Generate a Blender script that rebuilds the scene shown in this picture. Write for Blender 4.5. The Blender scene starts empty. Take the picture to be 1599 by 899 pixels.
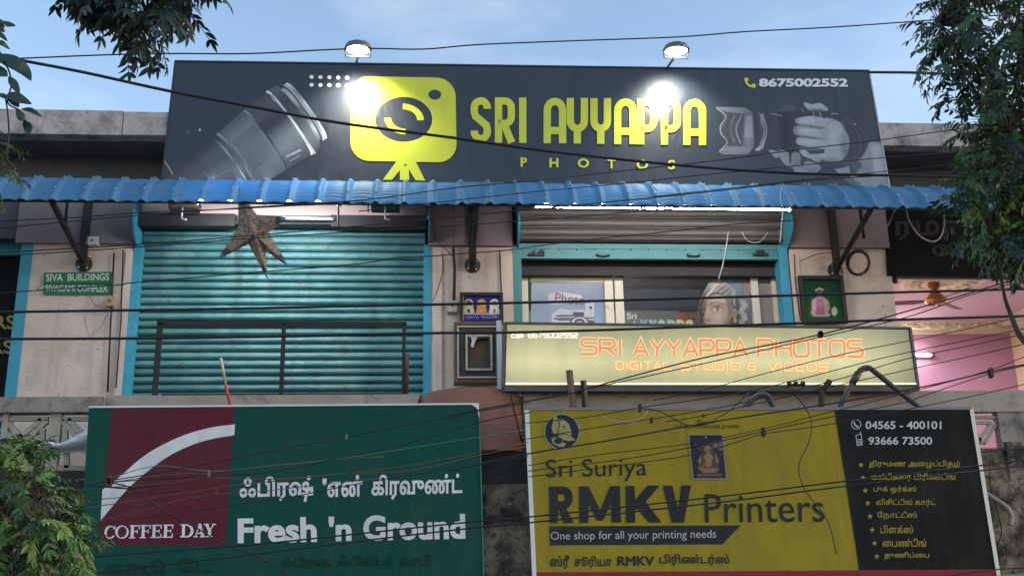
import bpy, math, random
import numpy as np
from mathutils import Vector, Matrix
from mathutils.geometry import delaunay_2d_cdt
random.seed(7)
R = math.radians
sc = bpy.context.scene
COL = sc.collection

# ---------------------------------------------------------------- camera
CAM = Vector((0.0, -13.5, 1.6))
YAW, PITCH, ROLL, F = R(4.6), R(16.6), R(-1.15), 1680.0      # F in pixels of a 1599 px wide picture
fw = Vector((math.sin(YAW)*math.cos(PITCH), math.cos(YAW)*math.cos(PITCH), math.sin(PITCH)))
r0 = fw.cross(Vector((0, 0, 1))).normalized(); u0 = r0.cross(fw)
rt = r0*math.cos(ROLL) + u0*math.sin(ROLL)
up = u0*math.cos(ROLL) - r0*math.sin(ROLL)
cd = bpy.data.cameras.new('camera'); cam = bpy.data.objects.new('camera', cd); COL.objects.link(cam)
cam.matrix_world = Matrix(((rt.x, up.x, -fw.x, CAM.x), (rt.y, up.y, -fw.y, CAM.y), (rt.z, up.z, -fw.z, CAM.z), (0, 0, 0, 1)))
cd.sensor_width = 36; cd.lens = 36*F/1599.0; cd.clip_end = 3000; cd.clip_start = 0.05
sc.camera = cam

# ---------------------------------------------------------------- world, sun, exposure
W = bpy.data.worlds.new('World'); sc.world = W; W.use_nodes = True
nt = W.node_tree; nt.nodes.clear()
out = nt.nodes.new('ShaderNodeOutputWorld'); bg = nt.nodes.new('ShaderNodeBackground')
sky = nt.nodes.new('ShaderNodeTexSky'); sky.sky_type = 'NISHITA'; sky.sun_disc = False
SUN_EL, SUN_ROT = R(12), R(100)
sky.sun_elevation = SUN_EL; sky.sun_rotation = SUN_ROT; sky.altitude = 100; sky.air_density = 1.0; sky.dust_density = 0.6; sky.ozone_density = 1.6
tint = nt.nodes.new('ShaderNodeMix'); tint.data_type = 'RGBA'; tint.blend_type = 'MULTIPLY'; tint.inputs[0].default_value = 1
tint.inputs[7].default_value = (1.17, 1.08, 1.03, 1)
tc = nt.nodes.new('ShaderNodeTexCoord'); mp = nt.nodes.new('ShaderNodeMapping'); mp.inputs['Scale'].default_value = (1, 1, 3.2)
nz = nt.nodes.new('ShaderNodeTexNoise'); nz.inputs['Scale'].default_value = 3.1; nz.inputs['Detail'].default_value = 6; nz.inputs['Roughness'].default_value = .55
cr = nt.nodes.new('ShaderNodeValToRGB'); cr.color_ramp.elements[0].position = .42; cr.color_ramp.elements[1].position = .70
cr.color_ramp.elements[0].color = (0, 0, 0, 1); cr.color_ramp.elements[1].color = (.5, .5, .5, 1)
cl = nt.nodes.new('ShaderNodeMix'); cl.data_type = 'RGBA'; cl.inputs[7].default_value = (2.7, 2.85, 3.25, 1)
L = nt.links.new
L(sky.outputs[0], tint.inputs[6]); L(tc.outputs['Generated'], mp.inputs[0]); L(mp.outputs[0], nz.inputs[0]); L(nz.outputs[0], cr.inputs[0])
L(cr.outputs[0], cl.inputs[0]); L(tint.outputs[2], cl.inputs[6]); L(cl.outputs[2], bg.inputs[0]); bg.inputs[1].default_value = 0.15
L(bg.outputs[0], out.inputs[0])
sl = bpy.data.lights.new('sun', 'SUN'); sl.energy = 0.15; sl.angle = R(12); sl.color = (1, .86, .74)
so = bpy.data.objects.new('sun', sl); COL.objects.link(so)
sd = Vector((math.sin(SUN_ROT)*math.cos(SUN_EL), math.cos(SUN_ROT)*math.cos(SUN_EL), math.sin(SUN_EL)))
so.rotation_euler = sd.to_track_quat('Z', 'Y').to_euler(); so.location = (0, -30, 20)
sc.view_settings.view_transform = 'Standard'; sc.view_settings.look = 'None'; sc.view_settings.gamma = 1
sc.view_settings.exposure = 1.3
try:
    sc.cycles.max_bounces = 6; sc.cycles.use_denoising = True; sc.cycles.sample_clamp_indirect = 6
except Exception: pass

# ---------------------------------------------------------------- planes: a pixel's ray meets a plane of the place
def ray(px, py): return (fw + rt*((px-799.5)/F) - up*((py-449.5)/F))
class Plane:
    def __init__(s, p, n): s.p = Vector(p); s.n = Vector(n).normalized()
    def __call__(s, px, py, off=0.0):
        d = ray(px, py); t = (s.p + s.n*off - CAM).dot(s.n)/d.dot(s.n); return CAM + d*t
def VP(Y): return Plane((0, Y, 0), (0, -1, 0))
def at(px, py, Y): return VP(Y)(px, py)
def zat(py, Y, px=700): return at(px, py, Y).z
def xat(px, Y, py=480): return at(px, py, Y).x

# ---------------------------------------------------------------- materials
def lin(c): 
    c = c/255.0
    return c/12.92 if c <= .04045 else ((c+.055)/1.055)**2.4
def srgb(r, g, b, k=1.0): return tuple(min(.9, lin(v)*k) for v in (r, g, b))
MATS = {}
def mat(name, col, rough=.6, metal=0, spec=.4, noise=None, dirt=None, bump=None, emit=None, streak=None, coat=0):
    """noise=(scale, amount), dirt=(colour, scale, lo, hi), streak=(colour, scale, lo, hi) runs down, bump=(scale, strength)"""
    m = bpy.data.materials.new(name); m.use_nodes = True; t = m.node_tree; b = t.nodes['Principled BSDF']; l = t.links.new
    b.inputs['Roughness'].default_value = rough; b.inputs['Metallic'].default_value = metal; b.inputs['Specular IOR Level'].default_value = spec
    b.inputs['Base Color'].default_value = (*col, 1); b.inputs['Coat Weight'].default_value = coat; b.inputs['Coat Roughness'].default_value = .12
    co = t.nodes.new('ShaderNodeNewGeometry'); cur = None
    def mixin(fac_socket, colour, cur, mode='MIX'):
        x = t.nodes.new('ShaderNodeMix'); x.data_type = 'RGBA'; x.blend_type = mode; l(fac_socket, x.inputs[0])
        if cur: l(cur, x.inputs[6])
        else: x.inputs[6].default_value = (*col, 1)
        x.inputs[7].default_value = (*colour, 1); return x.outputs[2]
    def nzr(scale, lo, hi, sc3=(1, 1, 1), det=7):
        mm = t.nodes.new('ShaderNodeMapping'); mm.inputs['Scale'].default_value = sc3; l(co.outputs['Position'], mm.inputs[0])
        n = t.nodes.new('ShaderNodeTexNoise'); n.inputs['Scale'].default_value = scale; n.inputs['Detail'].default_value = det; n.inputs['Roughness'].default_value = .62; l(mm.outputs[0], n.inputs[0])
        r = t.nodes.new('ShaderNodeMapRange'); r.inputs[1].default_value = lo; r.inputs[2].default_value = hi; l(n.outputs[0], r.inputs[0]); return r.outputs[0]
    if noise: cur = mixin(nzr(noise[0], .3, .75), tuple(c*(1-noise[1]) for c in col), cur)
    if dirt:
        for d in (dirt if isinstance(dirt, list) else [dirt]): cur = mixin(nzr(d[1], d[2], d[3]), d[0], cur)
    if streak: cur = mixin(nzr(streak[1], streak[2], streak[3], (1, 1, .12)), streak[0], cur)
    if cur: l(cur, b.inputs['Base Color'])
    if bump:
        bn = t.nodes.new('ShaderNodeBump'); bn.inputs['Strength'].default_value = bump[1]; bn.inputs['Distance'].default_value = .01
        n = t.nodes.new('ShaderNodeTexNoise'); n.inputs['Scale'].default_value = bump[0]; n.inputs['Detail'].default_value = 6
        l(co.outputs['Position'], n.inputs[0]); l(n.outputs[0], bn.inputs['Height']); l(bn.outputs[0], b.inputs['Normal'])
    if emit: b.inputs['Emission Color'].default_value = (*emit[0], 1); b.inputs['Emission Strength'].default_value = emit[1]
    MATS[name] = m; return m
def print_mat(name, rough=.4, spec=.4, coat=0, grime=.28, crease=.25, gcol=(.06, .062, .055)):
    m = bpy.data.materials.new(name); m.use_nodes = True; t = m.node_tree; b = t.nodes['Principled BSDF']; l = t.links.new
    a = t.nodes.new('ShaderNodeVertexColor'); a.layer_name = 'ink'
    wear(t, b, a.outputs[0], grime, crease, gcol)
    b.inputs['Roughness'].default_value = rough; b.inputs['Specular IOR Level'].default_value = spec; b.inputs['Coat Weight'].default_value = coat; b.inputs['Coat Roughness'].default_value = .2
    return m
def wear(t, b, src, grime, crease, gcol):
    """dust runs, blotches and the slight waviness of stretched flex, in world position so boards and inks share it"""
    l = t.links.new; ge = t.nodes.new('ShaderNodeNewGeometry'); mm = t.nodes.new('ShaderNodeMapping'); mm.inputs['Scale'].default_value = (6, 6, .45); l(ge.outputs['Position'], mm.inputs[0])
    n = t.nodes.new('ShaderNodeTexNoise'); n.inputs['Scale'].default_value = 1.2; n.inputs['Detail'].default_value = 8; n.inputs['Roughness'].default_value = .65; l(mm.outputs[0], n.inputs[0])
    n2 = t.nodes.new('ShaderNodeTexNoise'); n2.inputs['Scale'].default_value = 1.6; n2.inputs['Detail'].default_value = 9; n2.inputs['Roughness'].default_value = .6; l(ge.outputs['Position'], n2.inputs[0])
    ad = t.nodes.new('ShaderNodeMath'); ad.operation = 'ADD'; l(n.outputs[0], ad.inputs[0]); l(n2.outputs[0], ad.inputs[1])
    r = t.nodes.new('ShaderNodeMapRange'); r.inputs[1].default_value = .85; r.inputs[2].default_value = 1.35; r.inputs[4].default_value = grime; l(ad.outputs[0], r.inputs[0])
    x = t.nodes.new('ShaderNodeMix'); x.data_type = 'RGBA'; l(r.outputs[0], x.inputs[0]); l(src, x.inputs[6]); x.inputs[7].default_value = (*gcol, 1); l(x.outputs[2], b.inputs['Base Color'])
    m3 = t.nodes.new('ShaderNodeMapping'); m3.inputs['Scale'].default_value = (1.3, 1.3, .5); m3.inputs['Rotation'].default_value = (0, .35, 0); l(ge.outputs['Position'], m3.inputs[0])
    n3 = t.nodes.new('ShaderNodeTexNoise'); n3.inputs['Scale'].default_value = 1.4; n3.inputs['Detail'].default_value = 2; n3.inputs['Distortion'].default_value = 1.2; l(m3.outputs[0], n3.inputs[0])
    bn = t.nodes.new('ShaderNodeBump'); bn.inputs['Strength'].default_value = crease; bn.inputs['Distance'].default_value = .12; l(n3.outputs[0], bn.inputs['Height']); l(bn.outputs[0], b.inputs['Normal'])
def board_mat(name, col, rough, spec=.3, coat=0, grime=.28, crease=.25, gcol=(.06, .062, .055)):
    m = bpy.data.materials.new(name); m.use_nodes = True; t = m.node_tree; b = t.nodes['Principled BSDF']; c = t.nodes.new('ShaderNodeRGB'); c.outputs[0].default_value = (*col, 1)
    wear(t, b, c.outputs[0], grime, crease, gcol); b.inputs['Roughness'].default_value = rough; b.inputs['Specular IOR Level'].default_value = spec; b.inputs['Coat Weight'].default_value = coat; b.inputs['Coat Roughness'].default_value = .2
    MATS[name] = m; return m

# ---------------------------------------------------------------- mesh builder
class MB:
    def __init__(s): s.v = []; s.f = []; s.c = []; s.smooth = False
    def poly(s, pts, col=None):
        i = len(s.v); s.v += [Vector(p) for p in pts]; s.f.append(tuple(range(i, i+len(pts))))
        if col is not None: s.c.append(col if isinstance(col, list) else [col]*len(pts))
        return s
    def hexa(s, a, b):
        """a, b: two loops of equal length, front and back"""
        n = len(a); i = len(s.v); s.v += [Vector(p) for p in a] + [Vector(p) for p in b]
        s.f.append(tuple(range(i, i+n))); s.f.append(tuple(range(i+2*n-1, i+n-1, -1)))
        for k in range(n): s.f.append((i+k, i+n+k, i+n+(k+1) % n, i+(k+1) % n))
        return s
    def box(s, x0, x1, y0, y1, z0, z1):
        return s.hexa([(x0, y0, z0), (x1, y0, z0), (x1, y0, z1), (x0, y0, z1)], [(x0, y1, z0), (x1, y1, z0), (x1, y1, z1), (x0, y1, z1)])
    def tube(s, pts, r, n=8, cap=True):
        pts = [Vector(p) for p in pts]; rs = r if isinstance(r, list) else [r]*len(pts)
        i = len(s.v); prev = None
        for k, p in enumerate(pts):
            d = (pts[min(k+1, len(pts)-1)] - pts[max(k-1, 0)])
            if d.length < 1e-9: d = Vector((0, 0, 1))
            d.normalize()
            if prev is None: a = d.cross(Vector((0, 0, 1)) if abs(d.z) < .9 else Vector((1, 0, 0))).normalized()
            else: a = (prev - d*prev.dot(d)).normalized()
            prev = a; b = d.cross(a)
            for j in range(n):
                t = 2*math.pi*j/n; s.v.append(p + (a*math.cos(t) + b*math.sin(t))*rs[k])
        for k in range(len(pts)-1):
            for j in range(n):
                s.f.append((i+k*n+j, i+k*n+(j+1) % n, i+(k+1)*n+(j+1) % n, i+(k+1)*n+j))
        if cap:
            s.f.append(tuple(i+j for j in range(n-1, -1, -1))); e = i+(len(pts)-1)*n; s.f.append(tuple(e+j for j in range(n)))
        s.smooth = True
        return s
    def lathe(s, c, prof, n=20, axis=Vector((0, 0, 1))):
        c = Vector(c); axis = Vector(axis).normalized(); pts = [c+axis*h for r, h in prof]
        a = axis.cross(Vector((1, 0, 0)) if abs(axis.x) < .9 else Vector((0, 1, 0))).normalized(); b = axis.cross(a); i = len(s.v)
        for (r, h), p in zip(prof, pts):
            for j in range(n):
                t = 2*math.pi*j/n; s.v.append(p + (a*math.cos(t)+b*math.sin(t))*max(r, .0005))
        for k in range(len(prof)-1):
            for j in range(n): s.f.append((i+k*n+j, i+k*n+(j+1) % n, i+(k+1)*n+(j+1) % n, i+(k+1)*n+j))
        s.f.append(tuple(i+j for j in range(n-1, -1, -1))); e = i+(len(prof)-1)*n; s.f.append(tuple(e+j for j in range(n)))
        return s
    def build(s, name, m, parent=None, smooth=None, loc=None):
        off = Vector((0, 0, 0)); p = parent
        while p: off += p.location; p = p.parent
        lo = Vector(loc) if loc is not None else Vector((0, 0, 0))
        me = bpy.data.meshes.new(name); me.from_pydata([tuple(v-off-lo) for v in s.v], [], s.f)
        if s.c:
            at_ = me.color_attributes.new('ink', 'FLOAT_COLOR', 'CORNER'); k = 0
            for cs in s.c:
                for c in cs: at_.data[k].color = (*c, 1); k += 1
        if smooth if smooth is not None else s.smooth:
            for pl in me.polygons: pl.use_smooth = len(pl.vertices) <= 4
        me.materials.append(m); o = bpy.data.objects.new(name, me); o.location = lo; COL.objects.link(o)
        if parent: o.parent = parent
        return o
def tag(o, label=None, cat=None, group=None, kind=None):
    if label: o['label'] = label
    if cat: o['category'] = cat
    if group: o['group'] = group
    if kind: o['kind'] = kind
    return o
def thing(name, loc, label, cat, group=None):
    o = bpy.data.objects.new(name, None); COL.objects.link(o); o.location = loc; o.empty_display_size = .2
    return tag(o, label, cat, group)
def copy_of(o, delta, parent=None):
    c = o.copy(); COL.objects.link(c); c.location = o.location + Vector(delta)
    if parent: c.parent = parent
    return c
def copy_tree(o, loc=None, parent=None):
    c = o.copy(); COL.objects.link(c)
    if parent: c.parent = parent
    if loc is not None: c.location = loc
    for ch in list(o.children): copy_tree(ch, None, c)
    return c
def smooth_pts(P, n=6):
    P = [Vector(p) for p in P]; o = []
    Q = [P[0]*2-P[1]] + P + [P[-1]*2-P[-2]]
    for i in range(1, len(Q)-2):
        for k in range(n):
            t = k/n; a, b, c, d = Q[i-1], Q[i], Q[i+1], Q[i+2]
            o.append(.5*((2*b)+(c-a)*t+(2*a-5*b+4*c-d)*t*t+(3*b-a-3*c+d)*t*t*t))
    o.append(P[-1]); return o

# ---------------------------------------------------------------- flat print: inks laid on a board's face
def clip_poly(pts, cl):
    def side(p, a, b): return (b[0]-a[0])*(p[1]-a[1])-(b[1]-a[1])*(p[0]-a[0])
    o = pts
    for i in range(len(cl)):
        a, b = cl[i], cl[(i+1) % len(cl)]; n = []
        for k in range(len(o)):
            p, q = o[k], o[(k+1) % len(o)]; sp, sq = side(p, a, b), side(q, a, b)
            if sp >= 0: n.append(p)
            if (sp >= 0) != (sq >= 0):
                t = sp/(sp-sq); n.append((p[0]+(q[0]-p[0])*t, p[1]+(q[1]-p[1])*t))
        o = n
        if not o: break
    return o
def quadpts(q, u, v):
    """q = TL, TR, BR, BL in the picture; u right, v up"""
    (ax, ay), (bx, by), (cx, cy), (dx, dy) = q
    tx, ty = ax+(bx-ax)*u, ay+(by-ay)*u; ex, ey = dx+(cx-dx)*u, dy+(cy-dy)*u
    return (ex+(tx-ex)*v, ey+(ty-ey)*v)
def rect(x0, y0, x1, y1, sl=0.0, lean=0.0):
    """sl: drop of the line to the right per px; lean: dx per px of height"""
    d = (x1-x0)*sl; h = (y1-y0)*lean
    return [(x0+h, y0), (x1+h, y0+d), (x1, y1+d), (x0, y1)]
_tc = {}
def glyphs(body, bold=0.0):
    """words of a line: [(verts, faces)], each contour filled on its own so that overlapping strokes stay solid"""
    k = (body, bold)
    if k in _tc: return _tc[k]
    c = bpy.data.curves.new('lettering', 'FONT'); c.body = body
    o = bpy.data.objects.new('lettering', c); COL.objects.link(o)
    dg = bpy.context.evaluated_depsgraph_get(); cu = o.evaluated_get(dg).to_curve(dg)
    loops = []
    for sp in cu.splines:
        bp = sp.bezier_points; pts = []; n = len(bp)
        if n < 2: continue
        for i in range(n):
            p0, p1_ = bp[i], bp[(i+1) % n]; A0, B0, C0, D0 = p0.co.xy, p0.handle_right.xy, p1_.handle_left.xy, p1_.co.xy
            st = 1 if ((B0-A0).length < 1e-5 and (C0-D0).length < 1e-5) else 4
            for q in range(st):
                t = q/st; pts.append(A0*(1-t)**3+B0*3*t*(1-t)**2+C0*3*t*t*(1-t)+D0*t**3)
        pp = [pts[0]]
        for p in pts[1:]:
            if (p-pp[-1]).length > 1e-4: pp.append(p)
        if (pp[0]-pp[-1]).length < 1e-4: pp.pop()
        if len(pp) > 2: loops.append(pp)
    bpy.data.objects.remove(o); bpy.data.curves.remove(c)
    area = lambda L_: sum(L_[i-1].x*L_[i].y-L_[i].x*L_[i-1].y for i in range(len(L_)))/2
    big = max((area(L_) for L_ in loops), key=abs); sg = 1 if big > 0 else -1
    def grow(L_, d):
        o_ = []; n = len(L_)
        for i in range(n):
            e1 = (L_[i]-L_[i-1]).normalized(); e2 = (L_[(i+1) % n]-L_[i]).normalized(); n1 = Vector((e1.y, -e1.x)); n2 = Vector((e2.y, -e2.x)); m = n1+n2
            m = n1 if m.length < .2 else m.normalized()/max(.55, m.normalized().dot(n1)); o_.append(L_[i]+m*d*sg)
        return o_
    if bold: loops = [grow(L_, bold) for L_ in loops]
    spans = sorted((min(p.x for p in L_), max(p.x for p in L_), i) for i, L_ in enumerate(loops)); grp = {}; g_ = 0; end = None
    for a_, b_, oi in spans:
        if end is not None and a_-end > .16: g_ += 1
        grp[oi] = g_; end = b_ if end is None else max(end, b_)
    x0 = min(p.x for L_ in loops for p in L_); x1 = max(p.x for L_ in loops for p in L_); y0 = min(p.y for L_ in loops for p in L_); y1 = max(p.y for L_ in loops for p in L_)
    res = []
    for w in range(g_+1):
        LL = [L_ for i, L_ in enumerate(loops) if grp[i] == w]; vs = []; es = []
        for L_ in LL: i0 = len(vs); n = len(L_); vs += L_; es += [(i0+i, i0+(i+1) % n) for i in range(n)]
        ov, oe, of, *_r = delaunay_2d_cdt(vs, es, [], 0, 1e-6)
        keep = []
        for f in of:
            cx = sum(ov[i].x for i in f)/len(f); cy = sum(ov[i].y for i in f)/len(f); wn = 0
            for L_ in LL:
                for i in range(len(L_)):
                    a_, b_ = L_[i-1], L_[i]
                    if (a_.y > cy) != (b_.y > cy) and cx < (b_.x-a_.x)*(cy-a_.y)/(b_.y-a_.y)+a_.x: wn += 1 if b_.y > a_.y else -1
            if wn: keep.append(tuple(f))
        res.append(([((p.x-x0)/(x1-x0), (p.y-y0)/(y1-y0), 0) for p in ov], keep))
    _tc[k] = res; return res
class Art:
    def __init__(s, plane, off=.003, step=.00025, clip=None):
        s.pl = plane; s.off = off; s.step = step; s.mb = MB(); s.clip = clip; s.mb.c = []; s.k = 0
    def z(s): s.k += 1; return s.off + s.k*s.step
    def cut(s):
        if s.mb.f: s.done = getattr(s, 'done', []) + [s.mb]; s.mb = MB()
    def poly(s, pts, col, z=None):
        if s.clip:
            pts2 = clip_poly(pts, s.clip)
            if len(pts2) < 3: return s
            if isinstance(col, list): col = col[0] if len(pts2) != len(pts) else col
            pts = pts2
        z = z or s.z(); s.mb.poly([s.pl(x, y, z) for x, y in pts], col if isinstance(col, list) else [col]*len(pts)); return s
    def ell(s, cx, cy, rx, ry, col, n=28, rot=0.0, z=None):
        c, d = math.cos(rot), math.sin(rot)
        return s.poly([(cx+rx*math.cos(t)*c-ry*math.sin(t)*d, cy+rx*math.cos(t)*d+ry*math.sin(t)*c) for t in [2*math.pi*i/n for i in range(n)]], col, z)
    def line(s, pts, w, col, closed=False, z=None):
        z = z or s.z(); P = [Vector((a[0], a[1])) for a in pts]; n = len(P); L_, R_ = [], []
        for i in range(n):
            if closed: a, b = P[i-1], P[(i+1) % n]
            else: a, b = P[max(i-1, 0)], P[min(i+1, n-1)]
            d1 = (P[i]-a); d2 = (b-P[i])
            if d1.length < 1e-6: d1 = d2
            if d2.length < 1e-6: d2 = d1
            d1 = d1.normalized(); d2 = d2.normalized(); t = d1+d2
            if t.length < 1e-3: t = d1
            t.normalize(); nn = Vector((-t.y, t.x)); k = 1/max(.5, nn.dot(Vector((-d1.y, d1.x))))
            ww = w[i] if isinstance(w, list) else w
            L_.append(P[i]+nn*ww/2*k); R_.append(P[i]-nn*ww/2*k)
        for i in range(n if closed else n-1):
            j = (i+1) % n; s.poly([tuple(L_[i]), tuple(L_[j]), tuple(R_[j]), tuple(R_[i])], col, z)
        return s
    def text(s, body, q, col, bold=0.0):
        for v, f in glyphs(body, bold):
            s.cut(); z = s.z(); i = len(s.mb.v)
            for u, w, la in v: x, y = quadpts(q, u, w); s.mb.v.append(s.pl(x, y, z+la*.00012))
            for g in f: s.mb.f.append(tuple(i+a for a in g)); s.mb.c.append([col]*len(g))
        return s
    def build(s, name, m, parent):
        s.cut(); o = None
        for mb in s.done: o = mb.build(name, m, parent, smooth=False)
        return o
class Paint(Art):
    """a printed photograph: shapes painted softly on a fine grid of coloured faces lying on the board"""
    def __init__(s, plane, box, off=.004, clip=None, ground=None, blur=.8, res=2, grain=.05):
        super().__init__(plane, off, .0002, clip); s.box = box; s.res = res; s.blur = blur; s.grain = grain
        x0, y0, x1, y1 = box; s.w, s.h = int((x1-x0)*res), int((y1-y0)*res)
        s.ys, s.xs = np.mgrid[0:s.h, 0:s.w]; s.X = x0+(s.xs+.5)/res; s.Y = y0+(s.ys+.5)/res
        s.rgb = np.zeros((s.h, s.w, 3)); s.rgb[:] = ground or (0, 0, 0); s.a = np.zeros((s.h, s.w))
        if clip:
            m = np.ones_like(s.a, bool)
            for i in range(len(clip)): (ax, ay), (bx, by) = clip[i], clip[(i+1) % len(clip)]; m &= ((bx-ax)*(s.Y-ay)-(by-ay)*(s.X-ax)) >= 0
            s.cm = m
        else: s.cm = None
    def win(s, x0, y0, x1, y1):
        r, b = s.res, s.box; return slice(max(0, int((y0-b[1])*r)-1), min(s.h, int((y1-b[1])*r)+2)), slice(max(0, int((x0-b[0])*r)-1), min(s.w, int((x1-b[0])*r)+2))
    def poly(s, pts, col, z=None):
        px = [p[0] for p in pts]; py = [p[1] for p in pts]; v, u = s.win(min(px), min(py), max(px), max(py))
        if v.stop <= v.start or u.stop <= u.start: return s
        X, Y = s.X[v, u], s.Y[v, u]; m = np.zeros(X.shape, bool)
        for i in range(len(pts)):
            (ax, ay), (bx, by) = pts[i-1], pts[i]
            if ay == by: continue
            m ^= ((ay > Y) != (by > Y)) & (X < (bx-ax)*(Y-ay)/(by-ay)+ax)
        if isinstance(col, list):
            ws = [1/((X-p[0])**2+(Y-p[1])**2+1) for p in pts]; t = sum(ws); c = sum(w[..., None]*np.array(k) for w, k in zip(ws, col))/t[..., None]; s.rgb[v, u][m] = c[m]
        else: s.rgb[v, u][m] = col
        s.a[v, u][m] = 1; return s
    def blob(s, cx, cy, rx, ry, col, k=.6, rot=0.0):
        """soft light or dark patch, only over what is already painted"""
        R_ = max(rx, ry)*2.6; v, u = s.win(cx-R_, cy-R_, cx+R_, cy+R_)
        if v.stop <= v.start or u.stop <= u.start: return s
        X, Y = s.X[v, u]-cx, s.Y[v, u]-cy; c, d = math.cos(rot), math.sin(rot); g_ = np.exp(-(((X*c+Y*d)/rx)**2+((Y*c-X*d)/ry)**2))*k*s.a[v, u]
        s.rgb[v, u] = s.rgb[v, u]*(1-g_[..., None])+np.array(col)*g_[..., None]; return s
    def build(s, name, m, parent):
        def bl(A_, sg):
            n = int(3*sg)+1; k = np.exp(-np.arange(-n, n+1)**2/(2*sg*sg)); k /= k.sum(); B_ = np.pad(A_, ((n, n), (n, n), (0, 0)), 'edge')
            B_ = sum(k[i]*B_[i:i+A_.shape[0]] for i in range(2*n+1)); return sum(k[i]*B_[:, i:i+A_.shape[1]] for i in range(2*n+1))
        al = s.a[..., None]; sg = s.blur*s.res; rgb = bl(s.rgb, sg); al = bl(al, sg)[..., 0]
        rs = np.random.RandomState(4); rgb *= 1+s.grain*bl(rs.randn(s.h, s.w, 1), 1.0)*3
        keep = al > .06
        if s.cm is not None: keep &= s.cm
        n_ = s.pl.n; P0 = s.pl.p+n_*s.off; gx = s.box[0]+np.arange(s.w+1)/s.res; gy = s.box[1]+np.arange(s.h+1)/s.res; GX, GY = np.meshgrid(gx, gy)
        D = np.array(fw)+((GX-799.5)/F)[..., None]*np.array(rt)-((GY-449.5)/F)[..., None]*np.array(up); C_ = np.array(CAM); N = np.array(n_)
        t = ((np.array(P0)-C_)@N)/(D@N); V = C_+D*t[..., None]; off = Vector((0, 0, 0)); p = parent
        while p: off += p.location; p = p.parent
        V = (V-np.array(off)).reshape(-1, 3); jj, ii = np.nonzero(keep); a = jj*(s.w+1)+ii; Q = np.stack([a+s.w+1, a+s.w+2, a+1, a], 1)
        used, inv = np.unique(Q, return_inverse=True); Q = inv.reshape(-1, 4); V = V[used]; me = bpy.data.meshes.new(name)
        me.vertices.add(len(V)); me.vertices.foreach_set('co', V.astype(np.float32).ravel()); nq = len(Q); me.loops.add(nq*4); me.loops.foreach_set('vertex_index', Q.astype(np.int32).ravel()); me.polygons.add(nq); me.polygons.foreach_set('loop_start', np.arange(0, nq*4, 4, dtype=np.int32)); me.update(calc_edges=True); me.validate()
        ca = me.color_attributes.new('ink', 'FLOAT_COLOR', 'CORNER'); c = np.ones((nq, 4, 4), np.float32); c[:, :, :3] = np.clip(rgb[jj, ii], 0, .95)[:, None, :]; ca.data.foreach_set('color', c.ravel())
        me.materials.append(m); o = bpy.data.objects.new(name, me); COL.objects.link(o); o.parent = parent; return o
def text_part(name, body, q, plane, m, parent, bold=0.0, off=.004, col=(.7, .7, .7)):
    a = Art(plane, off); a.text(body, q, col, bold); return a.build(name, m, parent)
def arc(cx, cy, rx, ry, a0, a1, n=8): return [(cx+rx*math.cos(R(a0+(a1-a0)*i/n)), cy-ry*math.sin(R(a0+(a1-a0)*i/n))) for i in range(n+1)]
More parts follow.
